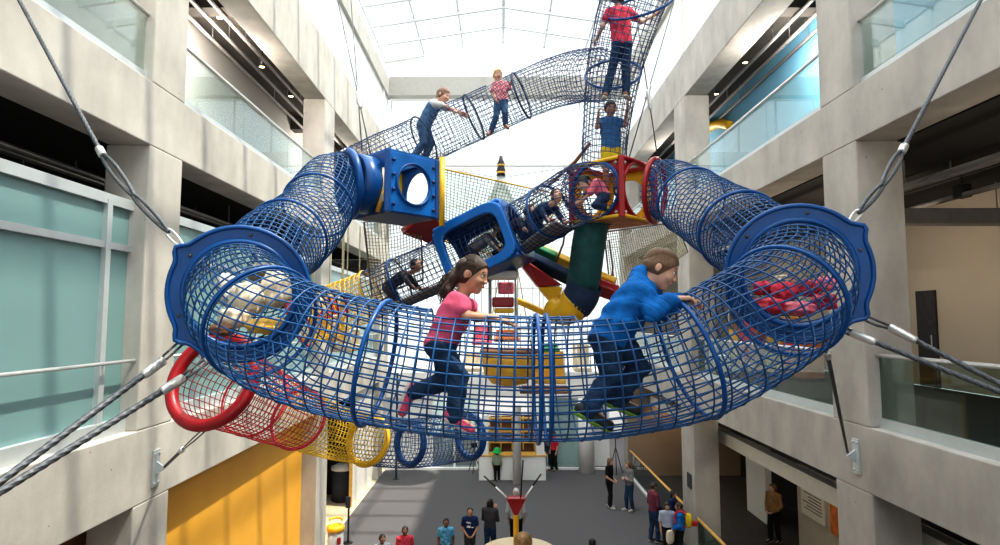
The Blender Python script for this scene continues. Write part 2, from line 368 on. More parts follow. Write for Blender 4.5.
for sgn, gx, xa, wl, wr in ((-1, GL, -5.6, 'greywall', 'left'), (1, GR, 6.05, 'bluewall', 'right')):
    lo, hi = sorted((gx, xa))
    zf = (4.97, 9.92) if sgn < 0 else (4.93, 10.05)
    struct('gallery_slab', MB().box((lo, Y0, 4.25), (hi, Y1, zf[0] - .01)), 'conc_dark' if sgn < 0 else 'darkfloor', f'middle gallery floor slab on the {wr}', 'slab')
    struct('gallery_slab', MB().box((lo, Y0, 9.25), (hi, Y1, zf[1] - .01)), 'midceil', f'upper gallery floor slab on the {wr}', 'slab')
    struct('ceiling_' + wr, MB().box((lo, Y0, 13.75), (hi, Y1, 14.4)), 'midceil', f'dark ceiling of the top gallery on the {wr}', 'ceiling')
    struct('wall_' + wr + '_upper', MB().box((sgn * 7.5, Y0, zf[1]), (sgn * 7.7, Y1, 13.75)), wl, f'rear wall of the top gallery on the {wr}', 'wall')
    struct('wall_' + wr + '_middle', MB().box((gx, Y0, zf[0]), (gx + sgn * .2, Y1, 9.25)), 'beige', f'rear wall of the middle gallery on the {wr}', 'wall')
    xw = XL - .12 if sgn < 0 else XR + .12
    struct('wall_' + wr + '_clerestory', MB().box((min(xw, xw + sgn * .1), Y0, 14.45 if sgn < 0 else 14.35), (max(xw, xw + sgn * .1), Y1, 16.55)), 'white', f'white clerestory band under the ring beam on the {wr}', 'wall')
    for i, (a, b) in enumerate((colsL if sgn < 0 else colsR)[2:]):
        struct('trim_%d' % (i + (1 if sgn < 0 else 5)), MB().box((min(xw, xw - sgn * .06), a + .3, 14.45), (max(xw, xw - sgn * .06), a + .55, 16.55)), 'offwhite', f'slim upright in the white clerestory, {wr} side, number {["one","two","three"][i]} from the front', 'trim')
    # ceiling ribs and pipes under the two gallery ceilings
    for k, yy in enumerate((6.0, 12.6, 21.0)):
        struct('ceiling_beam', MB().box((lo, yy, 13.3), (hi, yy + .4, 13.75)), 'midceil', f'dark cross rib under the top {wr} gallery ceiling, {["near","middle","far"][k]} one', 'beam')
    for k, dx in enumerate((.55, .95, 1.35)):
        xx = xa + sgn * dx
        p = thing('ceiling_pipe', f'grey pipe running along the top {wr} gallery ceiling, {["closest to","second from","third from"][k]} the atrium', 'pipe', (xx, Y0, 13.25), f'pipes under the top {wr} gallery ceiling')
        MB().tube([(xx, Y0, 13.25), (xx, Y1, 13.25)], .045, 8).build('tube', 'pipe', p, True)
        for yy in range(2, 27, 4): MB().box((xx - .01, yy, 13.25), (xx + .01, yy + .02, 13.75)).build('hanger', 'pipe', p)
    for k, (dx, zz) in enumerate(((.8, 8.75), (1.6, 8.95), (2.5, 8.8))):
        xx = xa + sgn * dx
        p = thing('ceiling_pipe', f'dark pipe under the middle {wr} gallery ceiling, {["closest to","second from","third from"][k]} the atrium', 'pipe', (xx, Y0, zz), f'pipes under the middle {wr} gallery ceiling')
        MB().tube([(xx, Y0, zz), (xx, Y1, zz)], .05, 8).build('tube', 'pipe', p, True)
        for yy in range(2, 27, 4): MB().box((xx - .012, yy, zz), (xx + .012, yy + .025, 9.2)).build('hanger', 'pipe', p)
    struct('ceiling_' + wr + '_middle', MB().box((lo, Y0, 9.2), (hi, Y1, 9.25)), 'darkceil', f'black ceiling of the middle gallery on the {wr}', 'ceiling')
# ground floor walls
struct('wall_left_yellow', MB().box((-5.6, 9.29, 0), (-5.42, 16.75, 3.95)), 'yellowwall', 'bright yellow sunlit wall of the ground floor on the left', 'wall')
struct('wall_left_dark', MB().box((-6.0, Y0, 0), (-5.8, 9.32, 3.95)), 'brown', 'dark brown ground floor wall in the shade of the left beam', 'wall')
struct('wall_left_white', MB().box((-5.28, 21.6, 0), (-5.2, 25.1, 3.95)), 'offwhite', 'pale ground floor wall panel beyond the dark recess on the left', 'wall')
struct('trim_9', MB().box((-5.28, 21.5, 0), (-5.18, 21.6, 3.95)), 'wood', 'yellow edge trim of the pale wall panel on the left', 'trim')
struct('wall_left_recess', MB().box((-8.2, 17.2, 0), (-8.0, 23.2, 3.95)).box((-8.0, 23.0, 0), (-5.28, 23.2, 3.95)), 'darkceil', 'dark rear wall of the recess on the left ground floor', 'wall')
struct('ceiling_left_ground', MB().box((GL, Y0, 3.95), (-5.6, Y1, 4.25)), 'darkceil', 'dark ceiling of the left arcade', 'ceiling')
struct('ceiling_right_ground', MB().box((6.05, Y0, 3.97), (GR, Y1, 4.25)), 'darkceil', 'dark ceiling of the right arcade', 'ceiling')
XG = 8.5
struct('wall_right_ground', MB().box((XG, Y0, 0), (XG + .2, 17.6, 3.97)), 'beige', 'beige ground floor wall with a printed text panel, right arcade', 'wall')
struct('wall_right_panel', MB().box((XG, 19.7, 0), (XG + .2, 21.2, 3.97)), 'offwhite', 'white wall panel beside the dark doorway, right arcade', 'wall')
struct('wall_right_header', MB().box((XG, 17.6, 2.6), (XG + .2, 19.7, 3.97)), 'offwhite', 'pale wall piece above the dark doorway, right arcade', 'wall')
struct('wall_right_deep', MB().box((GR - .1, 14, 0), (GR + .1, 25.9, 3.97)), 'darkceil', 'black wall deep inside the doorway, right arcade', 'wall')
struct('wall_right_brown', MB().box((5.42, 25.75, 0), (GR, 25.95, 3.97)), 'brownwall', 'warm brown end wall of the right arcade', 'wall')
struct('trim_10', MB().box((6.35, 1.4, 2.98), (6.6, 25.7, 3.32)), 'offwhite', 'pale header beam below the dark track gap, right arcade', 'trim')
struct('trim_11', MB().box((6.62, 1.4, 3.32), (6.75, 25.7, 3.5)), 'black', 'black track along the right arcade ceiling', 'trim')
# end wall: glazed curtain wall with a white base of doors and columns
def grid_window(name, x0, x1, z0, z1, y, nx, nz, gm, fm, label, w=.06):
    t = thing(name, label, 'window', ((x0 + x1) / 2, y, z0)); t['kind'] = 'structure'
    MB().box((x0, y, z0), (x1, y + .02, z1)).build('pane', gm, t)
    f = MB()
    for i in range(nx + 1):
        x = x0 + (x1 - x0) * i / nx; f.box((x - w/2, y - .06, z0), (x + w/2, y + .08, z1))
    for i in range(nz + 1):
        z = z0 + (z1 - z0) * i / nz; f.box((x0, y - .05, z - w/2), (x1, y + .07, z + w/2))
    f.build('frame', fm, t); return t
grid_window('window_1', XL, XR, 4.2, 13.5, 26.95, 6, 5, 'milk', 'white', 'tall bright curtain wall of white mullions closing the far end of the atrium', .05)
grid_window('window_2', XL, XR, 14.1, 16.6, 26.95, 6, 1, 'milk', 'white', 'bright glazed band under the far cross beam', .06)
struct('wall_back_band', MB().box((XL, 26.75, 13.5), (XR, 27.05, 14.1)), 'white', 'white horizontal band across the bright end wall', 'wall')
struct('wall_back_spandrel', MB().box((XL, 26.75, 3.1), (XR, 27.05, 4.2)), 'white', 'white spandrel above the glass doors of the end wall', 'wall')
struct('wall_back_upper', MB().box((XL - .4, 26.9, 17.45), (XR + .4, 27.1, 18.6)), 'white', 'white bulkhead under the skylight gable', 'wall')
struct('wall_back_white', MB().box((2.2, 27.4, 0), (4.9, 27.6, 3.1)), 'white', 'white lobby wall right of the glass doors', 'wall')
struct('wall_back_left', MB().box((-5.0, 26.95, 0), (-3.0, 27.05, 3.1)), 'white', 'white wall left of the glass doors', 'wall')
struct('wall_lobby', MB().box((-9, 34.8, 0), (9, 35, 4.2)), 'white', 'bright white rear wall of the lobby', 'wall')
struct('ceiling_lobby', MB().box((-9, 27.1, 3.3), (9, 35, 3.5)), 'white', 'white lobby ceiling beyond the doors', 'ceiling')
for i, (xa, xb) in enumerate(((-3.0, -1.0), (1.35, 2.35), (2.35, 3.55))):
    grid_window('door_%d' % (i + 1), xa, xb, 0.02, 3.1, 26.9, 2 if xb - xa > 1.5 else 1, 1, 'clear', 'white', ['glass door leaves left of the white desk', 'glass door right of the white desk', 'glass panel beside the round white column'][i], .08)
struct('baseboard_back', MB().box((-5, 26.7, 0), (-1.0, 26.85, .09)).box((1.3, 26.7, 0), (4.9, 26.85, .09)), 'white', 'white threshold strip at the foot of the end wall', 'baseboard')
struct('round_column', MB().lathe([(.34, 0), (.34, 3.1)], 32, (3.72, 26.35, 0)), 'white', 'white round column by the glass panel, right of the desk', 'column', True)
struct('round_column', MB().lathe([(.42, 0), (.42, 3.3)], 32, (-2.3, 29.8, 0)), 'white', 'white round column inside the lobby, left of the desk', 'column', True)
# frosted glazing of the left middle storey
wi = 3
for (a, b), nm in (((.9, 8.41), 'nearest'), ((9.29, 16.75), 'middle'), ((17.75, 25.1), 'farthest')):
    t = thing('window_%d' % wi, f'frosted teal glass screen in metal frames on the left wall, {nm} bay', 'window', (-5.25, a, 4.97)); t['kind'] = 'structure'; wi += 1
    MB().box((-5.27, a, 5.12), (-5.25, b, 8.1)).build('pane', 'frost', t)
    f = MB()
    f.box((-5.32, a, 4.97), (-5.16, b, 5.16)); f.box((-5.31, a, 8.04), (-5.19, b, 8.18)); f.box((-5.3, a, 7.45), (-5.2, b, 7.54))
    f.build('frame', 'alu', t)
    u = MB(); n = max(2, round((b - a) / 3.6)); ys = [b - .52 - 3.4 * k for k in range(n) if b - .52 - 3.4 * k > a]
    for y in ys: u.box((-5.31, y - .05, 5.16), (-5.18, y + .05, 8.1))
    u.build('mullion', 'alu', t)
    h = MB().tube([(-5.08, a, 5.94), (-5.08, b, 5.94)], .024, 10)
    for y in ys: h.tube([(-5.08, y, 5.94), (-5.2, y, 5.9)], .012, 6)
    h.build('handrail', 'steel', t, True)
for wr, x0, x1 in (('left', GL, -5.0), ('right', 5.4, GR)):
    for z0, z1, nm in ((4.97, 9.2, 'middle'), (9.95, 13.75, 'top')):
        struct('wall_%s_end_%s' % (wr, nm), MB().box((x0, 26.82, z0), (x1, 26.98, z1)), 'greywall', f'end wall of the {nm} gallery on the {wr}', 'wall')
struct('wall_left_end_ground', MB().box((GL, 26.82, 0), (-5.0, 26.94, 3.9)), 'offwhite', 'end wall of the left arcade', 'wall')
# glass railings
def railing(x, a, b, z0, z1, sgn, label, gm='clear'):
    t = thing('glass_railing', label, 'railing', (x, a, z0))
    n = max(2, round((b - a) / 2.4)); g = MB()
    for k in range(n):
        ya = a + (b - a) * k / n + .01; yb = a + (b - a) * (k + 1) / n - .01
        g.box((x - .008, ya, z0 + .1), (x + .008, yb, z1 - .03))
    g.build('pane', gm, t)
    MB().box((x - .05, a, z0), (x + .05, b, z0 + .14)).build('base_channel', 'alu', t)
    MB().tube([(x - sgn * .03, a, z1), (x - sgn * .03, b, z1)], .03, 10).build('handrail', 'steel', t, True)
for (a, b), nm in (((.9, 8.41), 'nearest'), ((9.29, 16.75), 'middle'), ((17.75, 25.1), 'farthest')):
    railing(-5.15, a, b, 9.92, 10.93, -1, f'clear glass railing with steel rail on the upper left gallery, {nm} bay')
for (a, b), nm in (((1.35, 8.93), 'nearest'), ((9.88, 17.06), 'middle'), ((18.2, 26.0), 'farthest')):
    railing(5.58, a, b, 10.05, 11.1, 1, f'clear glass railing with steel rail on the upper right gallery, {nm} bay')
    railing(5.6, a, b, 4.93, 5.98, 1, f'tinted glass railing with steel rail on the middle right gallery, {nm} bay', 'dimglass')
for (a, b), nm in (((9.9, 17.0), 'nearer'), ((18.25, 25.6), 'farther')):
    t = thing('floor_railing', f'glass barrier with yellow wooden handrail on the ground floor, {nm} stretch', 'railing', (5.45, a, 0))
    MB().box((5.44, a, .08), (5.46, b, .98)).build('pane', 'dimglass', t)
    MB().box((5.40, a, 0), (5.50, b, .09)).build('kerb', 'white', t)
    MB().tube([(5.45, a, 1.05), (5.45, b, 1.05)], .04, 10).build('handrail', 'wood', t, True)
# skylight
EV, RD, RX = 18.6, 19.45, .15
sk = thing('window_9', 'gabled glass skylight over the whole atrium', 'window', (RX, Y0, EV)); sk['kind'] = 'structure'
g = MB()
for s_, xe in ((0, XL - .3), (1, XR + .3)):
    g.add([(xe, Y0, EV), (RX, Y0, RD), (RX, 27.0, RD), (xe, 27.0, EV)], [(0, 1, 2, 3)])
g.build('pane', 'sky_glass', sk)
g = MB()
y = 26.8
while y > Y0:
    for xe in (XL - .3, XR + .3):
        d = Vector((RX - xe, 0, RD - EV)); n = Vector((-d.z, 0, d.x)).normalized() * (1 if xe < 0 else -1)
        n = Vector((0, 0, 1))
        g.prism([(xe, y - .06, EV - .26), (RX, y - .06, RD - .26), (RX, y - .06, RD), (xe, y - .06, EV)], (0, .12, 0))
    y -= 1.62
g.build('rafter', 'mull', sk)
g = MB()
for xe in (XL - .3, XR + .3):
    for f in (0, .33, .66):
        x = xe + (RX - xe) * f; z = EV + (RD - EV) * f
        g.box((x - .04, Y0, z - .14), (x + .04, 27, z - .01))
g.box((RX - .06, Y0, RD - .2), (RX + .06, 27, RD))
g.build('purlin', 'mull', sk)
for s_, xe, xb, nm in ((0, XL - .3, -5.5, 'left'), (1, XR + .3, 5.9, 'right')):
    struct('wall_%s_curb' % nm, MB().prism([(xe, Y0, EV), (xe, Y0, 17.35), (xb, Y0, 17.35), (xb, Y0, EV)], (0, 36, 0)), 'white', f'white upstand between ring beam and skylight on the {nm}', 'wall')
    struct('roof_' + nm, MB().box((min(xb, GL if xb < 0 else GR), Y0, 14.45), (max(xb, GL if xb < 0 else GR), Y1, 14.6)), 'offwhite', f'flat roof over the {nm} galleries', 'roof')  # slab out of view, added to keep the sun off the galleries
# spotlights under the top galleries, track light in the middle gallery
def spot(p, zc, label, on=True, tilt=0):
    t = thing('spotlight', label, 'spotlight', p, 'ceiling spotlights')
    p = Vector(p)
    MB().lathe([(.03, .02), (.075, .0), (.085, -.05), (.085, -.26), (.07, -.26), (.06, -.2)], 16, p + Vector((0, 0, .12))).build('housing', 'black', t, True)
    MB().tube([p + Vector((0, 0, .1)), (p.x, p.y, zc)], .015, 6).build('stem', 'black', t)
    MB().lathe([(.066, -.135), (.066, -.125)], 16, p).build('lens', 'lamp_on' if on else 'black', t)
for i, (px, py, X) in enumerate(((220, 12, -6.35), (262, 62, -6.35), (291, 92, -6.35), (790, 8, 6.9), (745, 58, 6.9), (716, 90, 6.9))):
    p = onX(px, py, X)
    spot(p, 13.75, f'black cylinder spotlight under the top {"left" if X < 0 else "right"} gallery ceiling, {["nearest","second","third"][i % 3]} of three', True)
tp = thing('track_light', 'black track spotlight on a rail in the middle right gallery', 'spotlight', (9.0, 10.5, 8.9))
q = onX(962, 190, 8.6)
MB().box((8.55, 4, q.z + .25), (8.65, 17, q.z + .31)).build('track', 'black', tp)
MB().rbox((8.5, q.y - .12, q.z - .15), (8.7, q.y + .12, q.z + .1), .02).tube([(8.6, q.y, q.z + .1), (8.6, q.y, q.z + .25)], .02, 6).build('lamp_head', 'black', tp)
hg = MB()
for yy in (5, 9, 13, 16.5): hg.tube([(8.6, yy, q.z + .31), (8.6, yy, 9.2)], .01, 5)
hg.build('hanger', 'black', tp)
tp = thing('ventilation_duct', 'grey duct across the middle right gallery ceiling', 'duct', (8, 9.5, 8.5))
MB().rbox((6.9, 11.4, 8.35), (9.9, 11.75, 8.65), .02).build('casing', 'pipe', tp)
b_ = MB()
for xx in (7.1, 9.7): b_.tube([(xx, 11.57, 8.65), (xx, 11.57, 9.2)], .012, 5)
b_.build('hanger', 'pipe', tp)

# things in the right galleries
def gallery_board(name, label, cat, y0, y1, x, z0, z1, m, legs=True, grp=None):
    t = thing(name, label, cat, (x, y0, z0), grp)
    MB().rbox((x, y0, z0), (x + .08, y1, z1), .01).build('board', m, t); return t
gallery_board('text_panel', 'cream printed text panel on the beige ground floor wall, right arcade', 'sign', *sorted((onX(826, 480, XG).y, onX(803, 480, XG).y)), XG - .08, 1.15, 2.5, 'paper')
tpx = bpy.data.objects['text_panel']
tx = MB(); rr = random.Random(3); ya, yb = sorted((onX(826, 480, XG).y, onX(803, 480, XG).y))
for k in range(13): tx.box((XG - .084, ya + .12, 2.36 - k * .085), (XG - .0805, ya + .12 + (yb - ya - .24) * (rr.uniform(.6, 1)), 2.36 - k * .085 + .028))
tx.build('text_line', 'ink', tpx)
a, b = sorted((onX(843, 490, XG).y, onX(832, 490, XG).y))
gallery_board('picture_panel', 'orange and brown picture panel right of the text panel on the beige wall', 'picture', a, b, XG - .08, 1.1, 2.2, 'orange')
t = thing('wall_sign', 'small dark sign plate on the white wall panel, right arcade', 'sign', (XG, 20.3, 2.2))
MB().rbox((XG - .03, 20.1, 2.05), (XG - .002, 20.6, 2.3), .005).build('plate', 'dkgrey', t)
t = thing('wall_sign', 'small dark plaque on the far right column above the handrail', 'sign', (5.4, 17.4, 1.9))
MB().rbox((5.37, 17.3, 1.75), (5.398, 17.65, 2.15), .005).build('plate', 'dkgrey', t)
# orange exhibit cabinets in the middle gallery, seen through the tunnel
for k, (x, ya, yb, h, m) in enumerate(((7.6, 15.3, 16.3, 1.5, 'orange'), (7.7, 16.6, 17.5, 1.8, 'wood'), (7.6, 17.9, 19.2, 1.7, 'orange'), (7.8, 19.6, 20.6, 1.4, 'brown'))):
    t = thing('display_cabinet', f'{["orange","yellow wood","wide orange","low brown"][k]} display cabinet in the middle right gallery', 'cabinet', (x, ya, 4.93), 'gallery display cabinets')
    MB().rbox((x, ya, 5.03), (x + .6, yb, 4.93 + h), .02).build('body', m, t)
    MB().box((x + .03, ya + .03, 4.93), (x + .57, yb - .03, 5.03)).build('plinth', 'black', t)
    MB().rbox((x - .02, ya + .12, 5.3), (x - .001, yb - .12, 4.93 + h - .15), .005).build('door', 'pinkred' if k % 2 == 0 else 'gold', t)
t = thing('dark_door', 'dark doorway leaf in the beige wall of the middle right gallery', 'door', (GR, 10, 4.93))
pa = onX(917, 300, GR - .02); pb = onX(936, 300, GR - .02)
MB().rbox((GR - .06, min(pa.y, pb.y), 4.93), (GR - .001, max(pa.y, pb.y), 7.2), .01).build('leaf', 'dkgrey', t)
MB().tube([(GR - .09, min(pa.y, pb.y) + .12, 5.85), (GR - .09, min(pa.y, pb.y) + .12, 6.15)], .015, 6).build('handle', 'steel', t)
t = thing('gallery_bench', 'low dark bench behind the nearest railing of the middle right gallery', 'bench', (8.6, 6, 4.93))
MB().rbox((8.3, 5, 5.6), (9.2, 8.6, 5.72), .02).build('seat', 'alu', t)
MB().box((8.4, 5.1, 4.93), (9.1, 5.3, 5.6)).box((8.4, 8.3, 4.93), (9.1, 8.5, 5.6)).build('leg', 'black', t)
# yellow arc ornament on the blue wall
t = thing('wall_arc', 'big yellow curved arc on the blue wall of the top right gallery', 'ornament', (7.45, 20, 10.05))
p0, p1, p2, p3 = [onX(x, y, 7.44) for x, y in ((703, 152), (706, 132), (718, 124), (731, 126))]
MB().tube(catmull([p0, p1, p2, p3], 12), .16, 10).build('arc', 'yellow', t, True)

struct('wall_front', MB().box((XL - .6, Y0 - .2, 0), (XR + .6, Y0, 18.6)), 'offwhite', 'unseen wall added behind the viewpoint to block light from the near end', 'wall')  # added out of view, shuts out world light from the open near end
# ------------------------------------------------------------------ light
w = bpy.data.worlds.new('world'); scene.world = w; w.use_nodes = True
bg = w.node_tree.nodes['Background']; bg.inputs['Color'].default_value = (.93, .97, 1.0, 1); bg.inputs['Strength'].default_value = 1.45
def light(name, kind, loc, rot, e, c=(1, 1, 1), **kw):
    l = bpy.data.lights.new(name, kind); l.energy = e; l.color = c
    for k, v in kw.items(): setattr(l, k, v)
    o = bpy.data.objects.new(name, l); col.objects.link(o); o.location = loc; o.rotation_euler = rot; return o
light('sky_area', 'AREA', (.2, 9, 20.6), (0, 0, 0), 3200, (.95, .98, 1), shape='RECTANGLE', size=11, size_y=36)
sd = Vector((-.45, .10, -1)).normalized()
light('sun', 'SUN', (0, 0, 30), sd.to_track_quat('-Z', 'Y').to_euler(), 5.2, (1, .92, .78), angle=R(1.0))
light('front_fill', 'AREA', (.2, -8.5, 9), (R(90), 0, 0), 280, (.95, .98, 1), shape='RECTANGLE', size=10, size_y=14)  # fill light added behind the viewpoint, no opening there
for x, y, z, e, c in ((7.6, 7, 7.9, 60, (1, .86, .68)), (7.6, 13, 7.9, 85, (1, .82, .62)), (7.6, 21, 7.9, 70, (1, .86, .68)),
                      (6.6, 6, 12.6, 160, (1, .9, .8)), (6.6, 13.5, 12.6, 260, (1, .9, .8)), (6.6, 22, 12.6, 160, (1, .9, .8)),
                      (-6.3, 6, 12.6, 200, (1, .9, .8)), (-6.3, 13.5, 12.6, 300, (1, .9, .8)), (-6.3, 22, 12.6, 200, (1, .9, .8)),
                      (7.4, 15.5, 3.6, 50, (1, .82, .6)), (7, 24.6, 3.4, 60, (1, .75, .5)), (-6.6, 20, 3.6, 20, (1, .85, .6))):
    light('gallery_fill', 'POINT', (x, y, z), (0, 0, 0), e, c, shadow_soft_size=.25)  # unseen point lights added to brighten gallery and arcade walls
light('lobby_fill', 'AREA', (0, 31, 3.2), (0, 0, 0), 500, (1, .98, .95), shape='RECTANGLE', size=14, size_y=6)  # unseen area light added to brighten the lobby
scene.view_settings.view_transform = 'Standard'; scene.view_settings.exposure = 0
try: scene.view_settings.look = 'Medium High Contrast'
except Exception: print('LOOKFAIL')

scene.cycles.max_bounces = 8; scene.cycles.transparent_max_bounces = 16; scene.cycles.diffuse_bounces = 4
scene.cycles.use_denoising = True

# ------------------------------------------------------------------ net tunnels
UP = Vector((0, 0, 1))
class Tunnel:
    def __init__(s, name, label, cat, pts, r, step, K, rope, m, group=None, ref=UP, jit=.012, sub=4, capn=5):
        raw = catmull(pts, 24)
        s.path = resample(raw, step / sub); s.sub = sub; N = len(s.path)
        s.ref = ref; s.m = m; s.rope = rope; s.K = K; s.capn = capn
        if isinstance(r, (list, tuple)):
            s.r = [r[min(len(r) - 2, int(f * (len(r) - 1)))] + (r[min(len(r) - 1, int(f * (len(r) - 1)) + 1)] - r[min(len(r) - 2, int(f * (len(r) - 1)))]) * (f * (len(r) - 1) - min(len(r) - 2, int(f * (len(r) - 1)))) for f in [i / (N - 1) for i in range(N)]]
        else: s.r = [r] * N
        s.T = []; s.S = []; s.U = []
        for i in range(N):
            t = (s.path[min(i + 1, N - 1)] - s.path[max(i - 1, 0)]).normalized()
            sd = t.cross(ref).normalized(); s.T.append(t); s.S.append(sd); s.U.append(sd.cross(t))
        s.step = step / sub
        s.rnd = random.Random(len(name) + K)
        s.ph = s.rnd.random() * 6; s.jit = jit
        s.root = thing(name, label, cat, s.path[0], group)
        s.holes = []
    def near(s, p):
        p = Vector(p); return min(range(len(s.path)), key=lambda i: (s.path[i] - p).length)
    def hole(s, p, half, kskip):
        i = s.near(p); m = max(1, round(half / (s.step * s.sub))); c = round(i / s.sub); s.holes.append(((c - m) * s.sub, (c + m) * s.sub, kskip))
    def skip(s, i, th, ring=False):
        th = (th + PI) % (2 * PI) - PI; sp = 2 * PI / s.K
        for a, b, k in s.holes:
            if a < i < b and abs(th) < ((k + .5) * sp - 1e-3 if ring else k * sp): return True
        return False
    def pt(s, i, th, k=1.0, dr=0.0):
        rr = s.r[i] * k + dr
        w = 1 + s.jit * (math.sin(3 * th + i * .21 + s.ph) * .6 + math.sin(5 * th - i * .13 + s.ph) * .4) if s.jit else 1
        return s.path[i] + (s.U[i] * math.cos(th) + s.S[i] * math.sin(th)) * rr * w
    def net(s, i0=0, i1=None, m=None, name='net'):
        i1 = len(s.path) - 1 if i1 is None else i1
        mb = MB()
        for k in range(s.K):
            th = 2 * PI * (k + .5) / s.K; run = []
            for i in range(i0, i1 + 1, 2):
                if s.skip(i, th):
                    if len(run) > 1: mb.tube(run, s.rope, s.capn, cap=False)
                    run = []
                else: run.append(s.pt(i, th))
            if len(run) > 1: mb.tube(run, s.rope, s.capn, cap=False)
        n = 2 * s.K
        for i in range(i0, i1 + 1, s.sub):
            run = []; any_skip = any(s.skip(i, 2 * PI * q / n, True) for q in range(n))
            if not any_skip:
                mb.tube([s.pt(i, 2 * PI * q / n, 1, s.rope * .9) for q in range(n)], s.rope, s.capn, closed=True, up=s.T[i]); continue
            st = next(q for q in range(n) if s.skip(i, 2 * PI * q / n, True))
            for q in range(st, st + n + 1):
                th = 2 * PI * q / n
                if s.skip(i, th, True):
                    if len(run) > 1: mb.tube(run, s.rope, s.capn, cap=False, up=s.T[i])
                    run = []
                else: run.append(s.pt(i, th, 1, s.rope * .9))
            if len(run) > 1: mb.tube(run, s.rope, s.capn, cap=False, up=s.T[i])
        o = mb.build(name, m or s.m, s.root, True); return o
    def hoop(s, i, rr=.02, m='blue', dr=0.0, name='hoop', double=0):
        i = max(0, min(len(s.path) - 1, i)); mb = MB()
        for off in ((-double / 2, double / 2) if double else (0,)):
            mb.tube([s.path[i] + s.T[i] * off + (s.U[i] * math.cos(t) + s.S[i] * math.sin(t)) * (s.r[i] + dr) for t in [2 * PI * q / 56 for q in range(56)]], rr, 8, closed=True, up=s.T[i])
            if double:
                o = mb.build(name, m, s.root, True); mb = MB()
        return None if double else mb.build(name, m, s.root, True)

def flange(name, label, c, nrm, r0, r1, lugs, parent_group=None):
    """moulded ring plate: rounded outline with lugs for the cables"""
    t = thing(name, label, 'ring', c)
    mt = frame_at(nrm, c)
    n = 96; outer = []; inner = []
    for k in range(n):
        a = 2 * PI * k / n; rr = r1
        for la, lw, lh in lugs:
            d = (a - la + PI) % (2 * PI) - PI
            rr += lh * math.exp(-(d / lw) ** 2)
        outer.append((rr * math.cos(a), rr * math.sin(a))); inner.append((r0 * math.cos(a), r0 * math.sin(a)))
    MB().plate(outer, inner, .055, mt @ Matrix.Translation((0, 0, -.027))).build('ring_plate', 'blue', t, True, bevel=.008)
    for o in t.children:
        for p in o.data.polygons: p.use_smooth = False
    lip = MB()
    for rr in (r0 + .004, ):
        lip.tube([mt @ Vector((rr * math.cos(a), rr * math.sin(a), .03)) for a in [2 * PI * k / 72 for k in range(72)]], .020, 8, closed=True)
    lip.build('inner_rim', 'blue', t, True)
    orim = MB(); orim.tube([mt @ Vector((p[0] * .985, p[1] * .985, .028)) for p in outer], .016, 8, closed=True); orim.build('outer_rim', 'blue', t, True)
    for k in range(6):
        a = 2 * PI * (k + .35) / 6; rr = (r0 + r1) / 2
        MB().lathe([(.013, 0), (.013, .006), (.006, .012)], 10, mt @ Vector((rr * math.cos(a), rr * math.sin(a), .027)), basis(nrm)).build('bolt', 'cable', t, True)
    return t

# --- the big blue front tunnel: from the left flange forward, across and back to the right flange
TR = .345
FL, FR = at(241, 294, 4.1), at(797, 273, 4.06)
front = Tunnel('front_net_tunnel', 'large blue rope net tunnel curving across the front, carrying the girl and the boy', 'net tunnel',
    [FL, at(250, 312, 3.78), at(292, 340, 3.52), at(375, 362, 3.45), at(455, 374, 3.44), at(540, 378, 3.43), at(620, 373, 3.44), at(690, 357, 3.46), at(752, 325, 3.52), at(790, 296, 3.75), FR],
    TR, .088, 36, .0052, 'net_blue')
GIRL_P, BOY_P = at(455, 372, 3.44), at(628, 372, 3.44)
front.hole(GIRL_P, .17, 2); front.hole(BOY_P, .26, 2)
front.net()
for px, py, Y in ((262, 322, 3.66), (378, 362, 3.45), (688, 357, 3.46), (783, 300, 3.7)):
    front.hoop(front.near(at(px, py, Y)), .014, 'blue', .012)
front.hoop(front.near(at(541, 378, 3.43)), .012, 'blue', .012, double=.055)
nL, nR = front.T[0], -front.T[-1]
lugs_l = [(R(143), .10, .055), (R(218), .10, .055), (R(246), .09, .045)]
flange('tunnel_flange', 'big blue moulded ring plate on the left, bolted where cables meet the tunnel', FL, Vector((.20, -.97, -.10)), TR + .008, .462, lugs_l)
flange('tunnel_flange', 'big blue moulded ring plate on the right, bolted where cables meet the tunnel', FR, Vector((-.24, -.96, -.08)), TR + .008, .462, [(R(36), .10, .055), (R(-36), .10, .055), (R(-62), .09, .045)])

# --- rear tunnels from the flanges up to the two boxes
BXc = Vector((-1.254, 6.6, 0)); RXc = Vector((1.39, 6.77, 0)); Q = math.sqrt(.5); CS = .72
def boxface(corner, left, off=0.0, z=8.03):       # centre of the left or right face of a box standing on edge towards the viewer
    d = Vector((-Q, Q, 0)) if left else Vector((Q, Q, 0)); n = Vector((-Q, -Q, 0)) if left else Vector((Q, -Q, 0))
    return Vector((corner.x, corner.y, z)) + d * CS / 2 + n * off
bL = boxface(BXc, True, .26, 8.03); bLn = boxface(BXc, True, .5, 7.97)
rl = Tunnel('rear_net_tunnel', 'blue rope net tunnel climbing from the left flange up to the blue box', 'net tunnel',
    [FL + Vector((0, .06, 0)), at(272, 252, 4.9), at(308, 222, 5.7), bLn, bL], [TR, TR, TR, TR * .98, TR * .95], .085, 34, .0052, 'net_blue')
rl.net(); rl.hoop(int(len(rl.path) * .40), .013, 'blue', .01); rl.hoop(int(len(rl.path) * .72), .014, 'blue', .01); rl.hoop(len(rl.path) - 2, .042, 'blue', .035)
rR = boxface(RXc, False, .20, 8.0); rRn = boxface(RXc, False, .45, 7.95)
rr_ = Tunnel('rear_net_tunnel', 'blue rope net tunnel climbing from the right flange up to the red box', 'net tunnel',
    [FR + Vector((0, .06, 0)), at(752, 240, 4.9), at(708, 212, 5.8), rRn, rR], TR, .085, 34, .0052, 'net_blue')
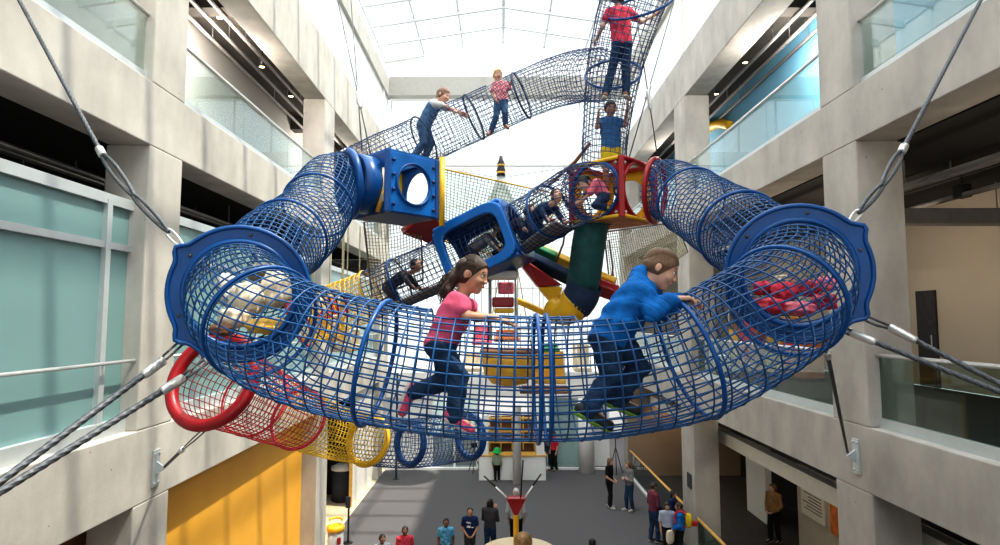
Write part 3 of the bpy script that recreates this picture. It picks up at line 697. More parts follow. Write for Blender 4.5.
rr_.net(); rr_.hoop(int(len(rr_.path) * .36), .016, 'blue', .01); rr_.hoop(int(len(rr_.path) * .74), .014, 'blue', .01); rr_.hoop(len(rr_.path) - 2, .03, 'red', .02)

# --- boxes standing on edge
def sq_loop(h, n):                           # square of half-size h sampled at n angles
    out = []
    for k in range(n):
        a = 2 * PI * k / n; m = max(abs(math.cos(a)), abs(math.sin(a))); out.append((h * math.cos(a) / m, h * math.sin(a) / m))
    return out
def circ(r, n, sq=0): return [(r * math.cos(2 * PI * k / n), r * math.sin(2 * PI * k / n)) for k in range(n)]
def play_box(name, label, corner, zc, cs, mats, holes, floor_m):
    """mats: (left face, right face, back left, back right); holes likewise a radius or None"""
    ctr = Vector((corner.x, corner.y + cs * Q, zc)); t = thing(name, label, 'play box', ctr - Vector((0, 0, cs / 2)))
    for (nx, ny), m, h, nm in zip(((-Q, -Q), (Q, -Q), (-Q, Q), (Q, Q)), mats, holes, ('front_panel', 'side_panel', 'side_panel', 'rear_panel')):
        if m is None: continue
        c = ctr + Vector((nx, ny, 0)) * (cs / 2 - .03); mt = frame_at((nx, ny, 0), c)
        MB().plate(sq_loop(cs / 2 - .02, 64), circ(h, 64), .03, mt).build(nm, m, t, False, bevel=.006)
    e = MB()
    for (dx, dy) in ((0, -1), (-1, 0), (1, 0), (0, 1)):
        p = ctr + Vector((dx, dy, 0)) * (cs * Q)
        MB().rbox((p.x - .035, p.y - .035, zc - cs / 2), (p.x + .035, p.y + .035, zc + cs / 2), .012).build('post', mats[4], t)
    for z in (zc - cs / 2, zc + cs / 2 - .03):
        pts = [ctr + Vector((dx, dy, 0)) * (cs * Q - .01) for dx, dy in ((0, -1), (1, 0), (0, 1), (-1, 0))]
        if z > zc: MB().plate([(p.x, p.y) for p in [pts[int(k/8)].lerp(pts[(int(k/8)+1) % 4], (k % 8)/8) for k in range(32)]], [(ctr.x + (p.x - ctr.x)*.8, ctr.y + (p.y - ctr.y)*.8) for p in [pts[int(k/8)].lerp(pts[(int(k/8)+1) % 4], (k % 8)/8) for k in range(32)]], .04, Matrix.Translation((0, 0, z))).build('top_frame', mats[5], t)
        else: MB().prism([(p.x, p.y, z) for p in pts], (0, 0, .04)).build('base', floor_m, t, bevel=.005)
    return t
bb = play_box('blue_play_box', 'blue box with round porthole panel hanging at the upper left', BXc, 8.06, CS, ('blue', 'blue_lt', 'yellow', 'blue', 'blue', 'blue_lt'), (.30, .225, .26, .26), 'blue_dk')
# studs, yellow posts, collar
c = boxface(BXc, False, .004, 8.06); mt = frame_at((Q, -Q, 0), c)
for sx in (-1, 1):
    for k in range(4):
        MB().lathe([(.022, 0), (.022, .012), (.014, .02)], 12, mt @ Vector((sx * .285, -.26 + .17 * k, 0)), basis((Q, -Q, 0))).build('stud', 'blue_dk', bb, True)
MB().tube([mt @ Vector((.24 * math.cos(a), .24 * math.sin(a), .01)) for a in [2*PI*k/48 for k in range(48)]], .016, 8, closed=True).build('porthole_rim', 'blue', bb, True)
p = BXc + Vector((Q * CS + .05, Q * CS - .02, 0)); MB().tube([(p.x, p.y, 7.62), (p.x, p.y, 8.45)], .035, 12).build('corner_pole', 'yellow', bb, True)
col_ = MB(); mtc = frame_at((-Q, -Q, 0), boxface(BXc, True, 0, 8.05))
col_.lathe([(.335, 0), (.335, .25), (.30, .25), (.30, 0)], 40, mtc.translation, basis((-Q, -Q, 0))); col_.build('collar', 'blue', bb, True)
for k in (0, 1): MB().tube([mtc @ Vector((.2 + .1 * k, -.33 + .1 * k, .02)), mtc @ Vector((.33, -.1 + .25 * k, .02))], .03, 8).build('corner_brace', ('gold', 'cream')[k], bb, True)
rb = play_box('red_play_box', 'red box with yellow trim hanging at the upper right, tunnels entering two faces', RXc, 8.03, CS, ('red', 'red', 'yellow', 'yellow', 'red', 'red'), (.325, .325, .2, .24), 'orange')
for left in (True, False):
    n = (-Q, -Q, 0) if left else (Q, -Q, 0); c = boxface(RXc, left, .0, 8.03); mt = frame_at(n, c)
    MB().tube([mt @ Vector((.335 * math.cos(a), .335 * math.sin(a), .012)) for a in [2*PI*k/48 for k in range(48)]], .022, 8, closed=True).build('tunnel_rim', 'blue' if left else 'red', rb, True)
    MB().tube([mt @ Vector((x, y, .02)) for x, y in ((-.33, -.34), (.33, -.34))], .022, 8).build('edge_trim', 'yellow', rb, True)
    MB().tube([mt @ Vector((x, y, .02)) for x, y in ((-.33, .34), (.33, .34))], .024, 8).build('edge_trim', 'yellow' if left else 'red', rb, True)
    for sx in (-1, 1):
        for sy in (-1, 1): MB().lathe([(.02, 0), (.02, .01), (.01, .018)], 12, mt @ Vector((sx * .29, sy * .29, .002)), basis(n)).build('bolt', 'steel', rb, True)

# --- the long diagonal tunnel with the grey floor pad
dg0 = boxface(RXc, True, .02, 8.03); dg1 = boxface(RXc, True, .35, 7.93)
DR = .33
diag = Tunnel('diagonal_net_tunnel', 'navy net tunnel sloping down leftwards from the red box behind the girl', 'net tunnel',
    [dg0, dg1, at(537, 219, 7.35), at(500, 238, 7.6), at(430, 270, 7.9), at(360, 299, 8.1), at(300, 322, 8.1)], DR, .075, 30, .0048, 'net_navy')
iy = diag.near(at(372, 294, 8.08)); iend = len(diag.path) - 1
diag.net(0, iy); diag.net(iy, iend, 'net_yel')
iw0, iw1 = diag.near(at(516, 230, 7.5)), diag.near(at(452, 260, 7.8))
for px, py, Y in ((552, 212, 7.2), (400, 283, 8.0)): diag.hoop(diag.near(at(px, py, Y)), .014, 'blue', .008)
diag.hoop(iy, .012, 'yellow', .008); diag.hoop(iend, .02, 'pinkred', .01)
# grey pad along the bottom
def strip(tn, i0, i1, a0, a1, k, th, m, name):
    mb = MB(); n = 10; rows = []
    for i in range(i0, i1 + 1, 2):
        rows.append([tn.pt(i, a0 + (a1 - a0) * q / n, k) for q in range(n + 1)] + [tn.pt(i, a1 - (a1 - a0) * q / n, k - th) for q in range(n + 1)])
    w_ = len(rows[0]); vs = [p for r_ in rows for p in r_]
    mb.add(vs, [(j * w_ + q, j * w_ + (q + 1) % w_, (j + 1) * w_ + (q + 1) % w_, (j + 1) * w_ + q) for j in range(len(rows) - 1) for q in range(w_)] + [tuple(range(w_)), tuple((len(rows) - 1) * w_ + q for q in range(w_ - 1, -1, -1))])
    return mb.build(name, m, tn.root, True)
strip(diag, diag.near(at(575, 205, 7.0)), diag.near(at(385, 289, 8)), PI - .62, PI + .62, .985, .07, 'greypad', 'floor_pad')
# blue window module on the diagonal tunnel
def window_module():
    c = diag.path[(iw0 + iw1) // 2]; ax = (diag.path[iw0] - diag.path[iw1]); ln = ax.length; ax.normalize()
    side = ax.cross(UP).normalized(); up = side.cross(ax)           # side points towards the viewer
    if side.y > 0: side = -side
    mt = Matrix.Translation(c) @ Matrix((ax, up, side)).transposed().to_4x4()
    t = thing('tunnel_window_module', 'bright blue moulded box with a rounded window on the sloping tunnel behind the girl', 'window module', c)
    hl, hh = ln / 2 + .02, .39
    def rrect(w, h, r, n=64):
        out = []
        for k in range(n):
            a = 2 * PI * k / n; ca, sa = math.cos(a), math.sin(a); p = 5
            q = (abs(ca / w) ** p + abs(sa / h) ** p) ** (-1 / p); out.append((q * ca, q * sa))
        return out
    # window frame facing the viewer, swollen like a moulding
    fr = MB(); fr.plate(rrect(hl, hh, .1), rrect(hl - .12, hh - .12, .1), .07, mt @ Matrix.Translation((0, 0, .33))); fr.build('window_frame', 'blue_lt', t, False, bevel=.02)
    MB().plate(rrect(hl, hh, .1), rrect(hl - .13, hh - .13, .1), .06, mt @ Matrix.Translation((0, 0, -.39))).build('rear_frame', 'blue', t, False, bevel=.015)
    for e, nm in ((-1, 'end_arch'), (1, 'end_arch')):
        m2 = mt @ Matrix.Translation((e * (hl - .03), 0, 0)) @ Matrix.Rotation(R(90), 4, 'Y')
        MB().plate(rrect(.39, hh, .1), circ(.315, 64), .07, m2 @ Matrix.Translation((0, 0, -.035))).build(nm, 'blue', t, False, bevel=.02)
    # roof with round dimples
    tp_ = MB(); tp_.rbox((-hl + .02, hh - .06, -.36), (hl - .02, hh, .36), .025, mt); tp_.build('roof', 'blue_lt', t, True)
    for k in (-.16, .16):
        MB().lathe([(.105, -.01), (.105, .012), (.085, .02), (.07, .004), (.0, .0)], 28, mt @ Vector((k, hh, .12)), (mt.to_3x3() @ Matrix.Rotation(R(-90), 3, 'X'))).build('dimple', 'blue', t, True)
    MB().rbox((-hl + .02, -hh, -.36), (hl - .02, -hh + .05, .36), .02, mt).build('base', 'blue', t)
    return t
window_module()

# --- upper tunnel over the blue box and the steep tunnel up from the red box
upper = Tunnel('upper_net_tunnel', 'navy net tunnel rising from behind the blue box to the steep tunnel at the top', 'net tunnel',
    [at(345, 178, 8.1), at(385, 158, 8.4), at(430, 137, 8.7), at(470, 119, 8.8), at(505, 103, 8.8), at(540, 88, 8.6), at(575, 77, 8.2), at(602, 75, 7.7)], [.35, .35, .345, .345, .345, .345, .35, .34], .075, 30, .0046, 'net_navy')
upper.hole(at(434, 136, 8.7), .22, 3); upper.hole(at(502, 104, 8.8), .15, 3)
upper.net()
for px, py, Y in ((423, 140, 8.7), (474, 117, 8.8), (522, 96, 8.75)): upper.hoop(upper.near(at(px, py, Y)), .013, 'navyf', .008)
steep = Tunnel('steep_net_tunnel', 'steep navy net tunnel climbing out of the top of the frame above the red box', 'net tunnel',
    [at(604, 160, 7.3), at(606, 128, 7.35), at(613, 76, 7.3), at(624, 30, 7.1), at(638, -14, 6.9), at(655, -60, 6.7)], [.27, .29, .335, .37, .40, .42], .075, 30, .0046, 'net_navy', ref=Vector((0, -1, 0)))
steep.net()
for px, py, Y, nn in ((613, 74, 7.3, (-.15, -.72, .6)), (640, 6, 7.0, (-.3, -.6, .7))):
    mt = frame_at(nn, at(px, py, Y)); rh = .345 if py > 20 else .40
    MB().tube([mt @ Vector((rh * math.cos(a), rh * math.sin(a), 0)) for a in [2*PI*k/56 for k in range(56)]], .017, 8, closed=True).build('hoop', 'blue', steep.root, True)

# --- lower chain of tunnels: red, yellow, blue
low_pts = [at(213, 380, 5.9), at(252, 398, 6.5), at(298, 419, 7.3), at(335, 432, 8.0), at(368, 440, 8.6), at(415, 443, 9.3), at(470, 436, 10.0)]
lowr = Tunnel('red_net_tunnel', 'red net tunnel with an open red padded ring, lower left', 'net tunnel', low_pts[:3], [.42, .39, .355], .075, 32, .0048, 'net_red')
lowr.net(); lowr.hoop(0, .062, 'red', .02, 'padded_ring'); lowr.hoop(len(lowr.path) - 1, .02, 'pinkred', .0)
lowr.hoop(int(len(lowr.path) * .45), .012, 'pinkred', .0)
lowy = Tunnel('yellow_net_tunnel', 'yellow net tunnel continuing from the red one, lower left', 'net tunnel', low_pts[2:5], [.34, .34, .33], .07, 32, .0048, 'net_yel')
lowy.net(2); lowy.hoop(len(lowy.path) - 1, .045, 'yellow', .0, 'padded_ring')
lowb = Tunnel('blue_net_tunnel', 'navy net tunnel continuing from the yellow one under the girl', 'net tunnel', low_pts[4:], [.34, .36, .38], .07, 32, .0048, 'net_navy')
lowb.net(2)
lowb.hoop(int(len(lowb.path) * .42), .05, 'blue', -.05, 'padded_ring'); lowb.hoop(len(lowb.path) - 1, .055, 'blue', -.04, 'padded_ring')

# ------------------------------------------------------------------ wire ropes and anchors
def eye_loop(a, b, w, r, axis):
    a = Vector(a); b = Vector(b); d = (b - a); s_ = d.cross(axis).normalized(); out = []
    for k in range(28):
        t = 2 * PI * k / 28; f = .5 - .5 * math.cos(t)
        out.append(a.lerp(b, f) + s_ * w * math.sin(t) * (1.15 - .45 * f))
    return out
VIEW = Vector((0, 1, 0))
def sling(label, lug, mid, fer, end, r=.0165):
    """rope with an eye, linked by a second eye and a shackle to the lug"""
    t = thing('wire_rope_sling', label, 'cable', end)
    lug, mid, fer, end = map(Vector, (lug, mid, fer, end)); d = (end - fer).normalized()
    L_ = (end - fer).length; path = [fer.lerp(end, i / int(L_ / .009)) for i in range(int(L_ / .009) + 1)]
    MB().tube(path, r, 18, lobes=5, twist=110).build('wire_rope', 'cable', t, True)
    MB().tube([fer - d * .05, fer - d * .045, fer + d * .045, fer + d * .05], [r * 1.5, r * 1.9, r * 1.9, r * 1.5], 14).build('ferrule', 'ferrule', t, True)
    MB().tube(eye_loop(fer - d * .04, mid - d * .0, .032, r, VIEW), r * .85, 10, closed=True).build('eye_loop', 'cable', t, True)
    e2 = mid.lerp(lug, .72)
    MB().tube(eye_loop(mid + (mid - lug).normalized() * .02, e2, .022, r, VIEW), r * .8, 10, closed=True).build('link_loop', 'cable', t, True)
    MB().tube(eye_loop(e2 + (mid - lug).normalized() * .03, lug, .026, .009, VIEW), .009, 10, closed=True).build('shackle', 'steel', t, True)
    MB().tube([lug - VIEW * .03, lug + VIEW * .03], .010, 10).build('shackle_pin', 'steel', t, True)
    return t
def jaw_rope(label, lug, fer, end, r=.014):
    t = thing('wire_rope_stay', label, 'cable', end)
    lug, fer, end = map(Vector, (lug, fer, end)); d = (end - fer).normalized(); L_ = (end - fer).length; n = int(L_ / .009)
    MB().tube([fer.lerp(end, i / n) for i in range(n + 1)], r, 18, lobes=5, twist=105).build('wire_rope', 'cable', t, True)
    MB().tube([fer - d * .09, fer - d * .085, fer + d * .075, fer + d * .09], [r * 1.3, r * 1.75, r * 1.6, r * 1.1], 14).build('ferrule', 'ferrule', t, True)
    sd = d.cross(VIEW).normalized() * .017
    for e in (-1, 1):
        MB().tube([fer - d * .08 + sd * e * .5, fer.lerp(lug, .45) + sd * e, lug + sd * e], .008, 8).build('jaw_arm', 'cable', t, True)
    MB().tube([lug - sd * 1.6, lug + sd * 1.6], .010, 8).build('jaw_pin', 'steel', t, True)
    return t
def anchor(label, p, nx, h=.5, w_=.16):
    p = Vector(p); t = thing('anchor_plate', label, 'anchor', p)
    MB().rbox((min(p.x, p.x + nx * .025), p.y - w_ / 2, p.z - h / 2), (max(p.x, p.x + nx * .025), p.y + w_ / 2, p.z + h / 2), .004).build('plate', 'alu', t)
    MB().prism([(p.x + nx * .02, p.y - .015, p.z - .1), (p.x + nx * .16, p.y - .015, p.z), (p.x + nx * .02, p.y - .015, p.z + .1)], (0, .03, 0)).build('lug', 'alu', t)
    for sy in (-1, 1):
        for sz in (-1, 1): MB().tube([(p.x + nx * .02, p.y + sy * w_ * .32, p.z + sz * h * .4), (p.x + nx * .045, p.y + sy * w_ * .32, p.z + sz * h * .4)], .014, 8).build('bolt', 'steel', t)
    return t
e1 = onX(-12, -31, XL)
sling('wire rope from the top left corner of the photo down to the left flange', at(183, 247, 4.06), at(134, 196, 4.35), at(101, 152, 4.6), e1 + Vector((.14, 0, 0)))
anchor('steel plate on the left mid beam holding the upper left wire rope', (XL, e1.y, e1.z), 1, .4)
e2 = onX(1012, -34, XR)
sling('wire rope from the top right corner of the photo down to the right flange', at(849, 224, 4.02), at(882, 186, 4.3), at(903, 149, 4.6), e2 - Vector((.14, 0, 0)))
anchor('steel plate on the right mid beam holding the upper right wire rope', (XR, e2.y, e2.z), -1, .4)
def beyond(a, b, k): return a + (b - a) * k
for nm, lug, fer, tip in (('upper', (181, 343, 4.06), (153, 368, 3.9), (0, 482, 3.05)), ('lower', (207, 361, 4.05), (172, 385, 3.85), (0, 492, 2.95))):
    a, b, c = at(*lug), at(*fer), at(*tip)
    jaw_rope(f'{nm} thick wire rope from the left flange to the lower left corner', a, b, beyond(b, c, (-5.79 - b.x) / (c.x - b.x)), .0185)
for nm, lug, fer, tip in (('upper', (851, 312, 4.02), (903, 334, 3.9), (1000, 384, 3.5)), ('lower', (836, 327, 4.02), (862, 337, 3.95), (1000, 392, 3.4))):
    a, b, c = at(*lug), at(*fer), at(*tip)
    jaw_rope(f'{nm} thick wire rope from the right flange to the right edge', a, b, beyond(b, c, (XR - .01 - b.x) / (c.x - b.x)), .0155)
pa = onX(155, 468, XL); anchor('steel anchor plate on the lower left beam under the red ring', pa, 1, .52, .17)
jaw_rope('short wire rope from the left anchor plate up to the red ring', at(212, 423, 6.0), (pa + Vector((.14, 0, .02))).lerp(at(212, 421, 6.0), .45), pa + Vector((.14, 0, .02)), .02)
pb = onX(857, 456, XR); anchor('steel anchor plate on the lower right beam', pb, -1, .52, .17)
jaw_rope('wire rope from the right flange down to the right anchor plate', at(824, 338, 4.05), (pb + Vector((-.14, 0, .05))).lerp(at(824, 338, 4.05), .93), pb + Vector((-.14, 0, .05)), .016)
def hanger_line(label, pts, r=.008):
    P = [at(*p) for p in pts]; t = thing('suspension_cable', label, 'cable', P[0], None)
    MB().tube(P, r, 6).build('wire_rope', 'cable', t, True)
    m_ = P[1]; d = (P[0] - P[1]).normalized()
    MB().tube([m_ - d * .12, m_ - d * .1, m_ + d * .1, m_ + d * .12], [.01, .024, .024, .01], 8).build('turnbuckle', 'steel', t, True)
def to_roof(p, z=16.6):
    a = at(*p[0]); b = at(*p[1]); k = (z - a.z) / (b.z - a.z) if abs(b.z - a.z) > .01 else 1
    return a + (b - a) * k
def roof_line(label, pts, z=16.55, r=.008):
    a, b = at(*pts[0]), at(*pts[1]); top = a + (b - a) * ((z - a.z) / (b.z - a.z)); t = thing('suspension_cable', label, 'cable', a)
    MB().tube([a, b, top], r, 6).build('wire_rope', 'cable', t, True)
    d = (top - b).normalized(); MB().tube([b - d * .16, b - d * .13, b + d * .13, b + d * .16], [.01, .028, .028, .01], 8).build('turnbuckle', 'steel', t, True)
roof_line('thin steel cable holding the blue box from the roof, left side', [(371, 156, 7.2), (359, 100, 7.6)])
roof_line('thin steel cable beside the upper tunnel, left side', [(362, 150, 8.0), (358, 96, 8.3)])
roof_line('thin steel cable holding the red box from the roof, right side', [(657, 153, 7.3), (649, 100, 7.5)])
roof_line('thin steel cable beside the steep tunnel, right side', [(629, 158, 7.25), (648, 92, 7.9)])

# ------------------------------------------------------------------ the rest of the climbing structure
def net_sheet(label, c4, nu, nv, r, m, sag=.15):
    a, b, c, d = map(Vector, c4); t = thing('net_sheet', label, 'net', a)
    def P(u, v):
        p = a.lerp(b, u).lerp(d.lerp(c, u), v); p.z -= sag * 16 * u * (1 - u) * v * (1 - v) * .5; return p
    mb = MB()
    for i in range(1, nu): mb.tube([P(i / nu, j / 10) for j in range(11)], r, 3, cap=False)
    for j in range(1, nv): mb.tube([P(i / 10, j / nv) for i in range(11)], r, 3, cap=False)
    mb.build('net', m, t)
    MB().tube([P(i / 10, 0) for i in range(11)] + [P(1, j / 10) for j in range(1, 11)] + [P(1 - i / 10, 1) for i in range(1, 11)] + [P(0, 1 - j / 10) for j in range(1, 10)], .014, 6, closed=True).build('border_rope', 'gold' if m != 'net_tan' else 'greypad', t, True)
    return t
net_sheet('pale green safety net stretched right of the blue box', [at(439, 168, 7.8), at(566, 196, 10.5), at(520, 262, 10.8), at(440, 240, 8.0)], 40, 26, .006, 'net_green')
net_sheet('tan safety net hanging below the blue box', [at(364, 222, 7.4), at(420, 214, 8.0), at(423, 280, 8.6), at(372, 296, 8.2)], 18, 24, .005, 'net_tan')
net_sheet('tan safety net stretched right of the dark green chute', [at(604, 232, 8.2), at(676, 222, 8.0), at(688, 252, 16.95), at(612, 306, 13.5)], 34, 40, .006, 'net_tan')
def plank(name, label, cat, a, b, w_, th, m, roll=0, parts=None):
    a = Vector(a); b = Vector(b); ax = (b - a).normalized(); L_ = (b - a).length
    side = ax.cross(UP).normalized(); up = side.cross(ax); rot = Quaternion(ax, roll); side = rot @ side; up = rot @ up
    mt = Matrix.Translation(a) @ Matrix((ax, side, up)).transposed().to_4x4()
    o = MB().rbox((0, -w_ / 2, -th / 2), (L_, w_ / 2, th / 2), min(th, w_) * .22, mt).build(name, m, None, False, a); return tag(o, label, cat)
plank('climbing_plank', 'red plank sticking out below the blue box', 'plank', at(412, 222, 7.9), at(447, 236, 8.6), .42, .10, 'red', R(-35))
plank('climbing_plank', 'short yellow plank behind the window box, by the red plank', 'plank', at(432, 222, 8.8), at(472, 237, 9.6), .25, .09, 'yellow', R(-20))
plank('climbing_plank', 'long yellow plank crossing below the red box', 'plank', at(528, 249, 8.4), at(614, 288, 8.0), .34, .10, 'yellow', R(-40))
plank('climbing_plank', 'navy plank under the left half of the long yellow plank', 'plank', at(522, 255, 8.2), at(576, 281, 7.9), .30, .10, 'navyf', R(-30))
plank('climbing_plank', 'red plank at the lower right end of the long yellow plank', 'plank', at(574, 278, 7.8), at(617, 294, 7.7), .26, .12, 'red', R(-30))
plank('climbing_plank', 'green end piece of the long yellow plank by the window box', 'plank', at(530, 247, 8.25), at(556, 259, 8.15), .2, .08, 'green', R(-40))
plank('climbing_pole', 'yellow pole sloping down right from the red seat', 'pole', at(516, 300, 9.0), at(566, 322, 8.4), .09, .09, 'yellow')
# red and yellow hanging wedge
w0, w1, w2, w3 = at(517, 260, 8.0), at(563, 285, 7.8), at(558, 310, 7.9), at(538, 287, 8.0)
t = thing('fabric_wedge', 'red and yellow hanging fabric wedge left of the dark green chute', 'fabric panel', w0)
MB().prism([w0, at(530, 262, 8), w1, at(538, 287, 8.0)], (0, .25, 0)).build('upper_panel', 'red', t, bevel=.03)
MB().prism([at(538, 287, 8.0), at(562, 286, 7.8), at(560, 304, 7.8), w2], (0, .25, 0)).build('lower_panel', 'yellow', t, bevel=.03)
# chute
t = thing('fabric_chute', 'dark green fabric chute under the red box ending in a yellow scoop', 'chute', at(592, 226, 7.3))
pp = catmull([at(592, 224, 7.3), at(588, 248, 7.3), at(585, 272, 7.4), at(582, 286, 7.5)], 8)
MB().tube(pp, .205, 24, cap=False).build('upper_sleeve', 'teal', t, True)
pp = catmull([at(585, 284, 7.45), at(581, 296, 7.5), at(576, 304, 7.6)], 8)
MB().tube(pp, [.22] * len(pp), 24, cap=False).build('navy_band', 'navyf', t, True)
pp = catmull([at(577, 301, 7.55), at(570, 309, 7.6), at(560, 312, 7.7), at(551, 306, 7.8)], 8)
MB().tube(pp, [.225 - .004 * k for k in range(len(pp))], 24).build('scoop', 'yellow', t, True)
MB().tube([at(592, 224, 7.3) + Vector((.22 * math.cos(a), .22 * math.sin(a), 0)) for a in [2*PI*k/32 for k in range(32)]], .02, 8, closed=True).build('top_ring', 'greypad', t, True)
for k, (a, b, m) in enumerate(((at(609, 240, 7.9), at(612, 292, 8.0), 'greypad'), (at(566, 225, 7.6), at(556, 262, 8.0), 'greypad'), (at(441, 236, 8.6), at(446, 262, 8.7), 'greypad'))):
    o = MB().tube([a, a.lerp(b, .5) + Vector((.03, 0, 0)), b], .014, 6).build('rope_tie', m, None, True, a); tag(o, ['dark rope hanging at the right of the dark green chute', 'dark rope hanging from the diagonal tunnel to the yellow plank', 'dark rope hanging from the red plank by the blue box'][k], 'rope')
o = MB().tube([at(549, 185, 8), at(575, 162, 7.6), at(590, 143, 7.4)], .022, 8).build('rope_tie', 'brown', None, True, at(549, 185, 8)); tag(o, 'thick brown rope from the red box up to the steep tunnel', 'rope')
# red seat frame
t = thing('climbing_chair', 'red seat with a pinkish back on white poles behind the girl', 'seat', at(503, 300, 7.9))
def slab(px0, py0, px1, py1, Y, th, m, nm, par, r=.02):
    a, b = at(px0, py0, Y), at(px1, py1, Y)
    return MB().rbox((a.x, Y, b.z), (b.x, Y + th, a.z), r).build(nm, m, par)
slab(498, 282, 514, 294, 8.0, .06, 'pink', 'backrest', t); slab(492, 297, 514, 307, 7.75, .3, 'red', 'seat', t); slab(494, 308, 514, 313, 7.75, .26, 'yellow', 'foot_bar', t)
for px in (490, 516):
    MB().tube([at(px, 268, 7.95), at(px, 340, 7.95)], .022, 8).build('pole', 'alu', t, True)
MB().tube([at(490, 276, 7.95), at(516, 276, 7.95)], .022, 8).build('cross_bar', 'alu', t, True)
# grey rounded tray over the seat
o = MB().rbox((at(487, 279, 7.7).x, 7.7, at(487, 279, 7.7).z), (at(518, 270, 7.7).x, 7.95, at(518, 270, 7.7).z), .04).build('climbing_tray', 'offwhite', None, False, at(500, 275, 7.7)); tag(o, 'pale rounded tray above the red seat, under the window box', 'tray')
# round yellow basket
t = thing('round_basket', 'round yellow basket seen through the front tunnel between girl and boy', 'basket', at(509, 372, 13))
c = at(509, 366, 13); MB().lathe([(.12, -.42), (.38, -.36), (.54, -.16), (.58, .12), (.60, .32), (.55, .32), (.52, .1)], 32, c).build('bowl', 'gold', t, True)
MB().tube([c + Vector((.585 * math.cos(a), .585 * math.sin(a), .32)) for a in [2*PI*k/40 for k in range(40)]], .05, 8, closed=True).build('rim', 'brown', t, True)
for k in range(3):
    a = 2 * PI * k / 3 + .5; MB().tube([c + Vector((.58 * math.cos(a), .58 * math.sin(a), .32)), c + Vector((0, 0, 3.2))], .012, 6).build('hanging_rope', 'net_tan', t)
for k, (x0, y0, x1, y1, Y, m, lab) in enumerate(((472, 325, 492, 345, 13, 'pink', 'pinkish red hanging platform left of the round basket'), (533, 352, 566, 384, 14, 'gold', 'yellow hanging platform right of the round basket'),
        (540, 344, 560, 352, 13.6, 'green', 'small green hanging platform right of the round basket'), (462, 352, 482, 372, 14, 'cream', 'cream hanging platform behind the girl'), (520, 388, 572, 394, 13, 'brown', 'thin dark hanging shelf under the yellow platform'),
        (494, 330, 520, 342, 14.5, 'orange', 'orange hanging platform above the round basket'), (575, 345, 592, 372, 14.5, 'cream', 'cream hanging platform left of the boy'), (300, 316, 335, 342, 8.6, 'gold', 'gold climbing pad behind the left bend of the front tunnel'), (318, 296, 340, 318, 9.0, 'pinkred', 'crimson climbing pad behind the left bend of the front tunnel'), (330, 330, 352, 352, 8.8, 'cream', 'cream climbing pad behind the left bend of the front tunnel'))):
    a, b = at(x0, y0, Y), at(x1, y1, Y); t = thing('hanging_platform', lab, 'platform', ((a.x + b.x) / 2, Y, b.z))
    w_ = b.x - a.x; h_ = a.z - b.z
    MB().rbox((a.x, Y, b.z), (b.x, Y + .5, b.z + min(.1, h_ * .5)), .02).build('floor_board', m, t)
    MB().rbox((a.x, Y + .46, b.z + .05), (b.x, Y + .52, a.z), .015).build('back_board', m, t)
    for e in (a.x + .03, b.x - .03):
        MB().tube([(e, Y + .03, b.z), (e, Y + .03, a.z + .02)], .02, 8).tube([(e, Y + .03, a.z), (e, Y + .5, a.z)], .02, 8).build('side_rail', 'white', t, True)
        MB().tube([(e, Y + .49, a.z), (e, Y + .49, a.z + 1.6)], .01, 5).build('hanging_rope', 'net_tan', t)

# ------------------------------------------------------------------ cushions lying inside the tunnels
def lump(name, label, cat, c, r, m, rot=0, grp=None, amp=.16, seed=0):
    bm = bmesh.new(); bmesh.ops.create_icosphere(bm, subdivisions=4, radius=1); rd = random.Random(seed)
    ph = [rd.uniform(0, 6) for _ in range(9)]; mr = Matrix.Rotation(rot, 3, 'Z')
    for v in bm.verts:
        p = v.co.copy(); q = 4
        sc = (abs(p.x) ** q + abs(p.y) ** q + abs(p.z) ** q) ** (-1 / q); p = p * (.45 + .55 * sc)
        n_ = sum(math.sin((2.2 + k) * p[k % 3] + ph[k] + 1.7 * p[(k + 1) % 3]) for k in range(6)) / 6
        p *= 1 + amp * n_ + amp * .5 * math.sin(9 * p.x + ph[7]) * math.sin(8 * p.y + ph[8])
        v.co = mr @ Vector((p.x * r[0], p.y * r[1], p.z * r[2])) + Vector(c)
    mb = MB(); mb.bm(bm); o = mb.build(name, m, None, True, c); return tag(o, label, cat, grp)
pick = [((268, 326, 4.25), (.135, .12, .055), 'gold', 'big yellow cushion at the bottom of the left flange opening'),
        ((296, 309, 4.35), (.05, .05, .04), 'pinkred', 'dark red cushion above the right end of the yellow cushion'),
        ((234, 318, 4.3), (.075, .07, .05), 'cream', 'cream cushion left of the yellow cushion, left tunnel'),
        ((222, 330, 4.15), (.05, .06, .03), 'brown', 'brown cushion at the lower left of the left flange opening'),
        ((247, 300, 4.6), (.09, .08, .09), 'cream', 'tall cream cushion leaning behind the yellow cushion'),
        ((276, 290, 4.7), (.08, .07, .10), 'cream', 'cream cushion at the middle of the left flange opening'),
        ((226, 290, 4.7), (.06, .05, .09), 'offwhite', 'white cushion at the left side of the left flange opening'),
        ((299, 283, 4.8), (.06, .06, .07), 'gold', 'small yellow cushion at the upper right of the left flange opening'),
        ((262, 272, 5.0), (.10, .07, .05), 'greypad', 'grey cushion topmost in the left flange opening'),
        ((284, 275, 4.95), (.05, .05, .05), 'brown', 'brown cushion beside the topmost grey one, left tunnel')]
for k, (p, r, m, lab) in enumerate(pick): lump('floor_cushion', lab, 'cushion', at(*p), tuple(q * (1.0 if k == 0 else 1.4) for q in r), m, k * .7, 'cushions in the left tunnel', .2, k)
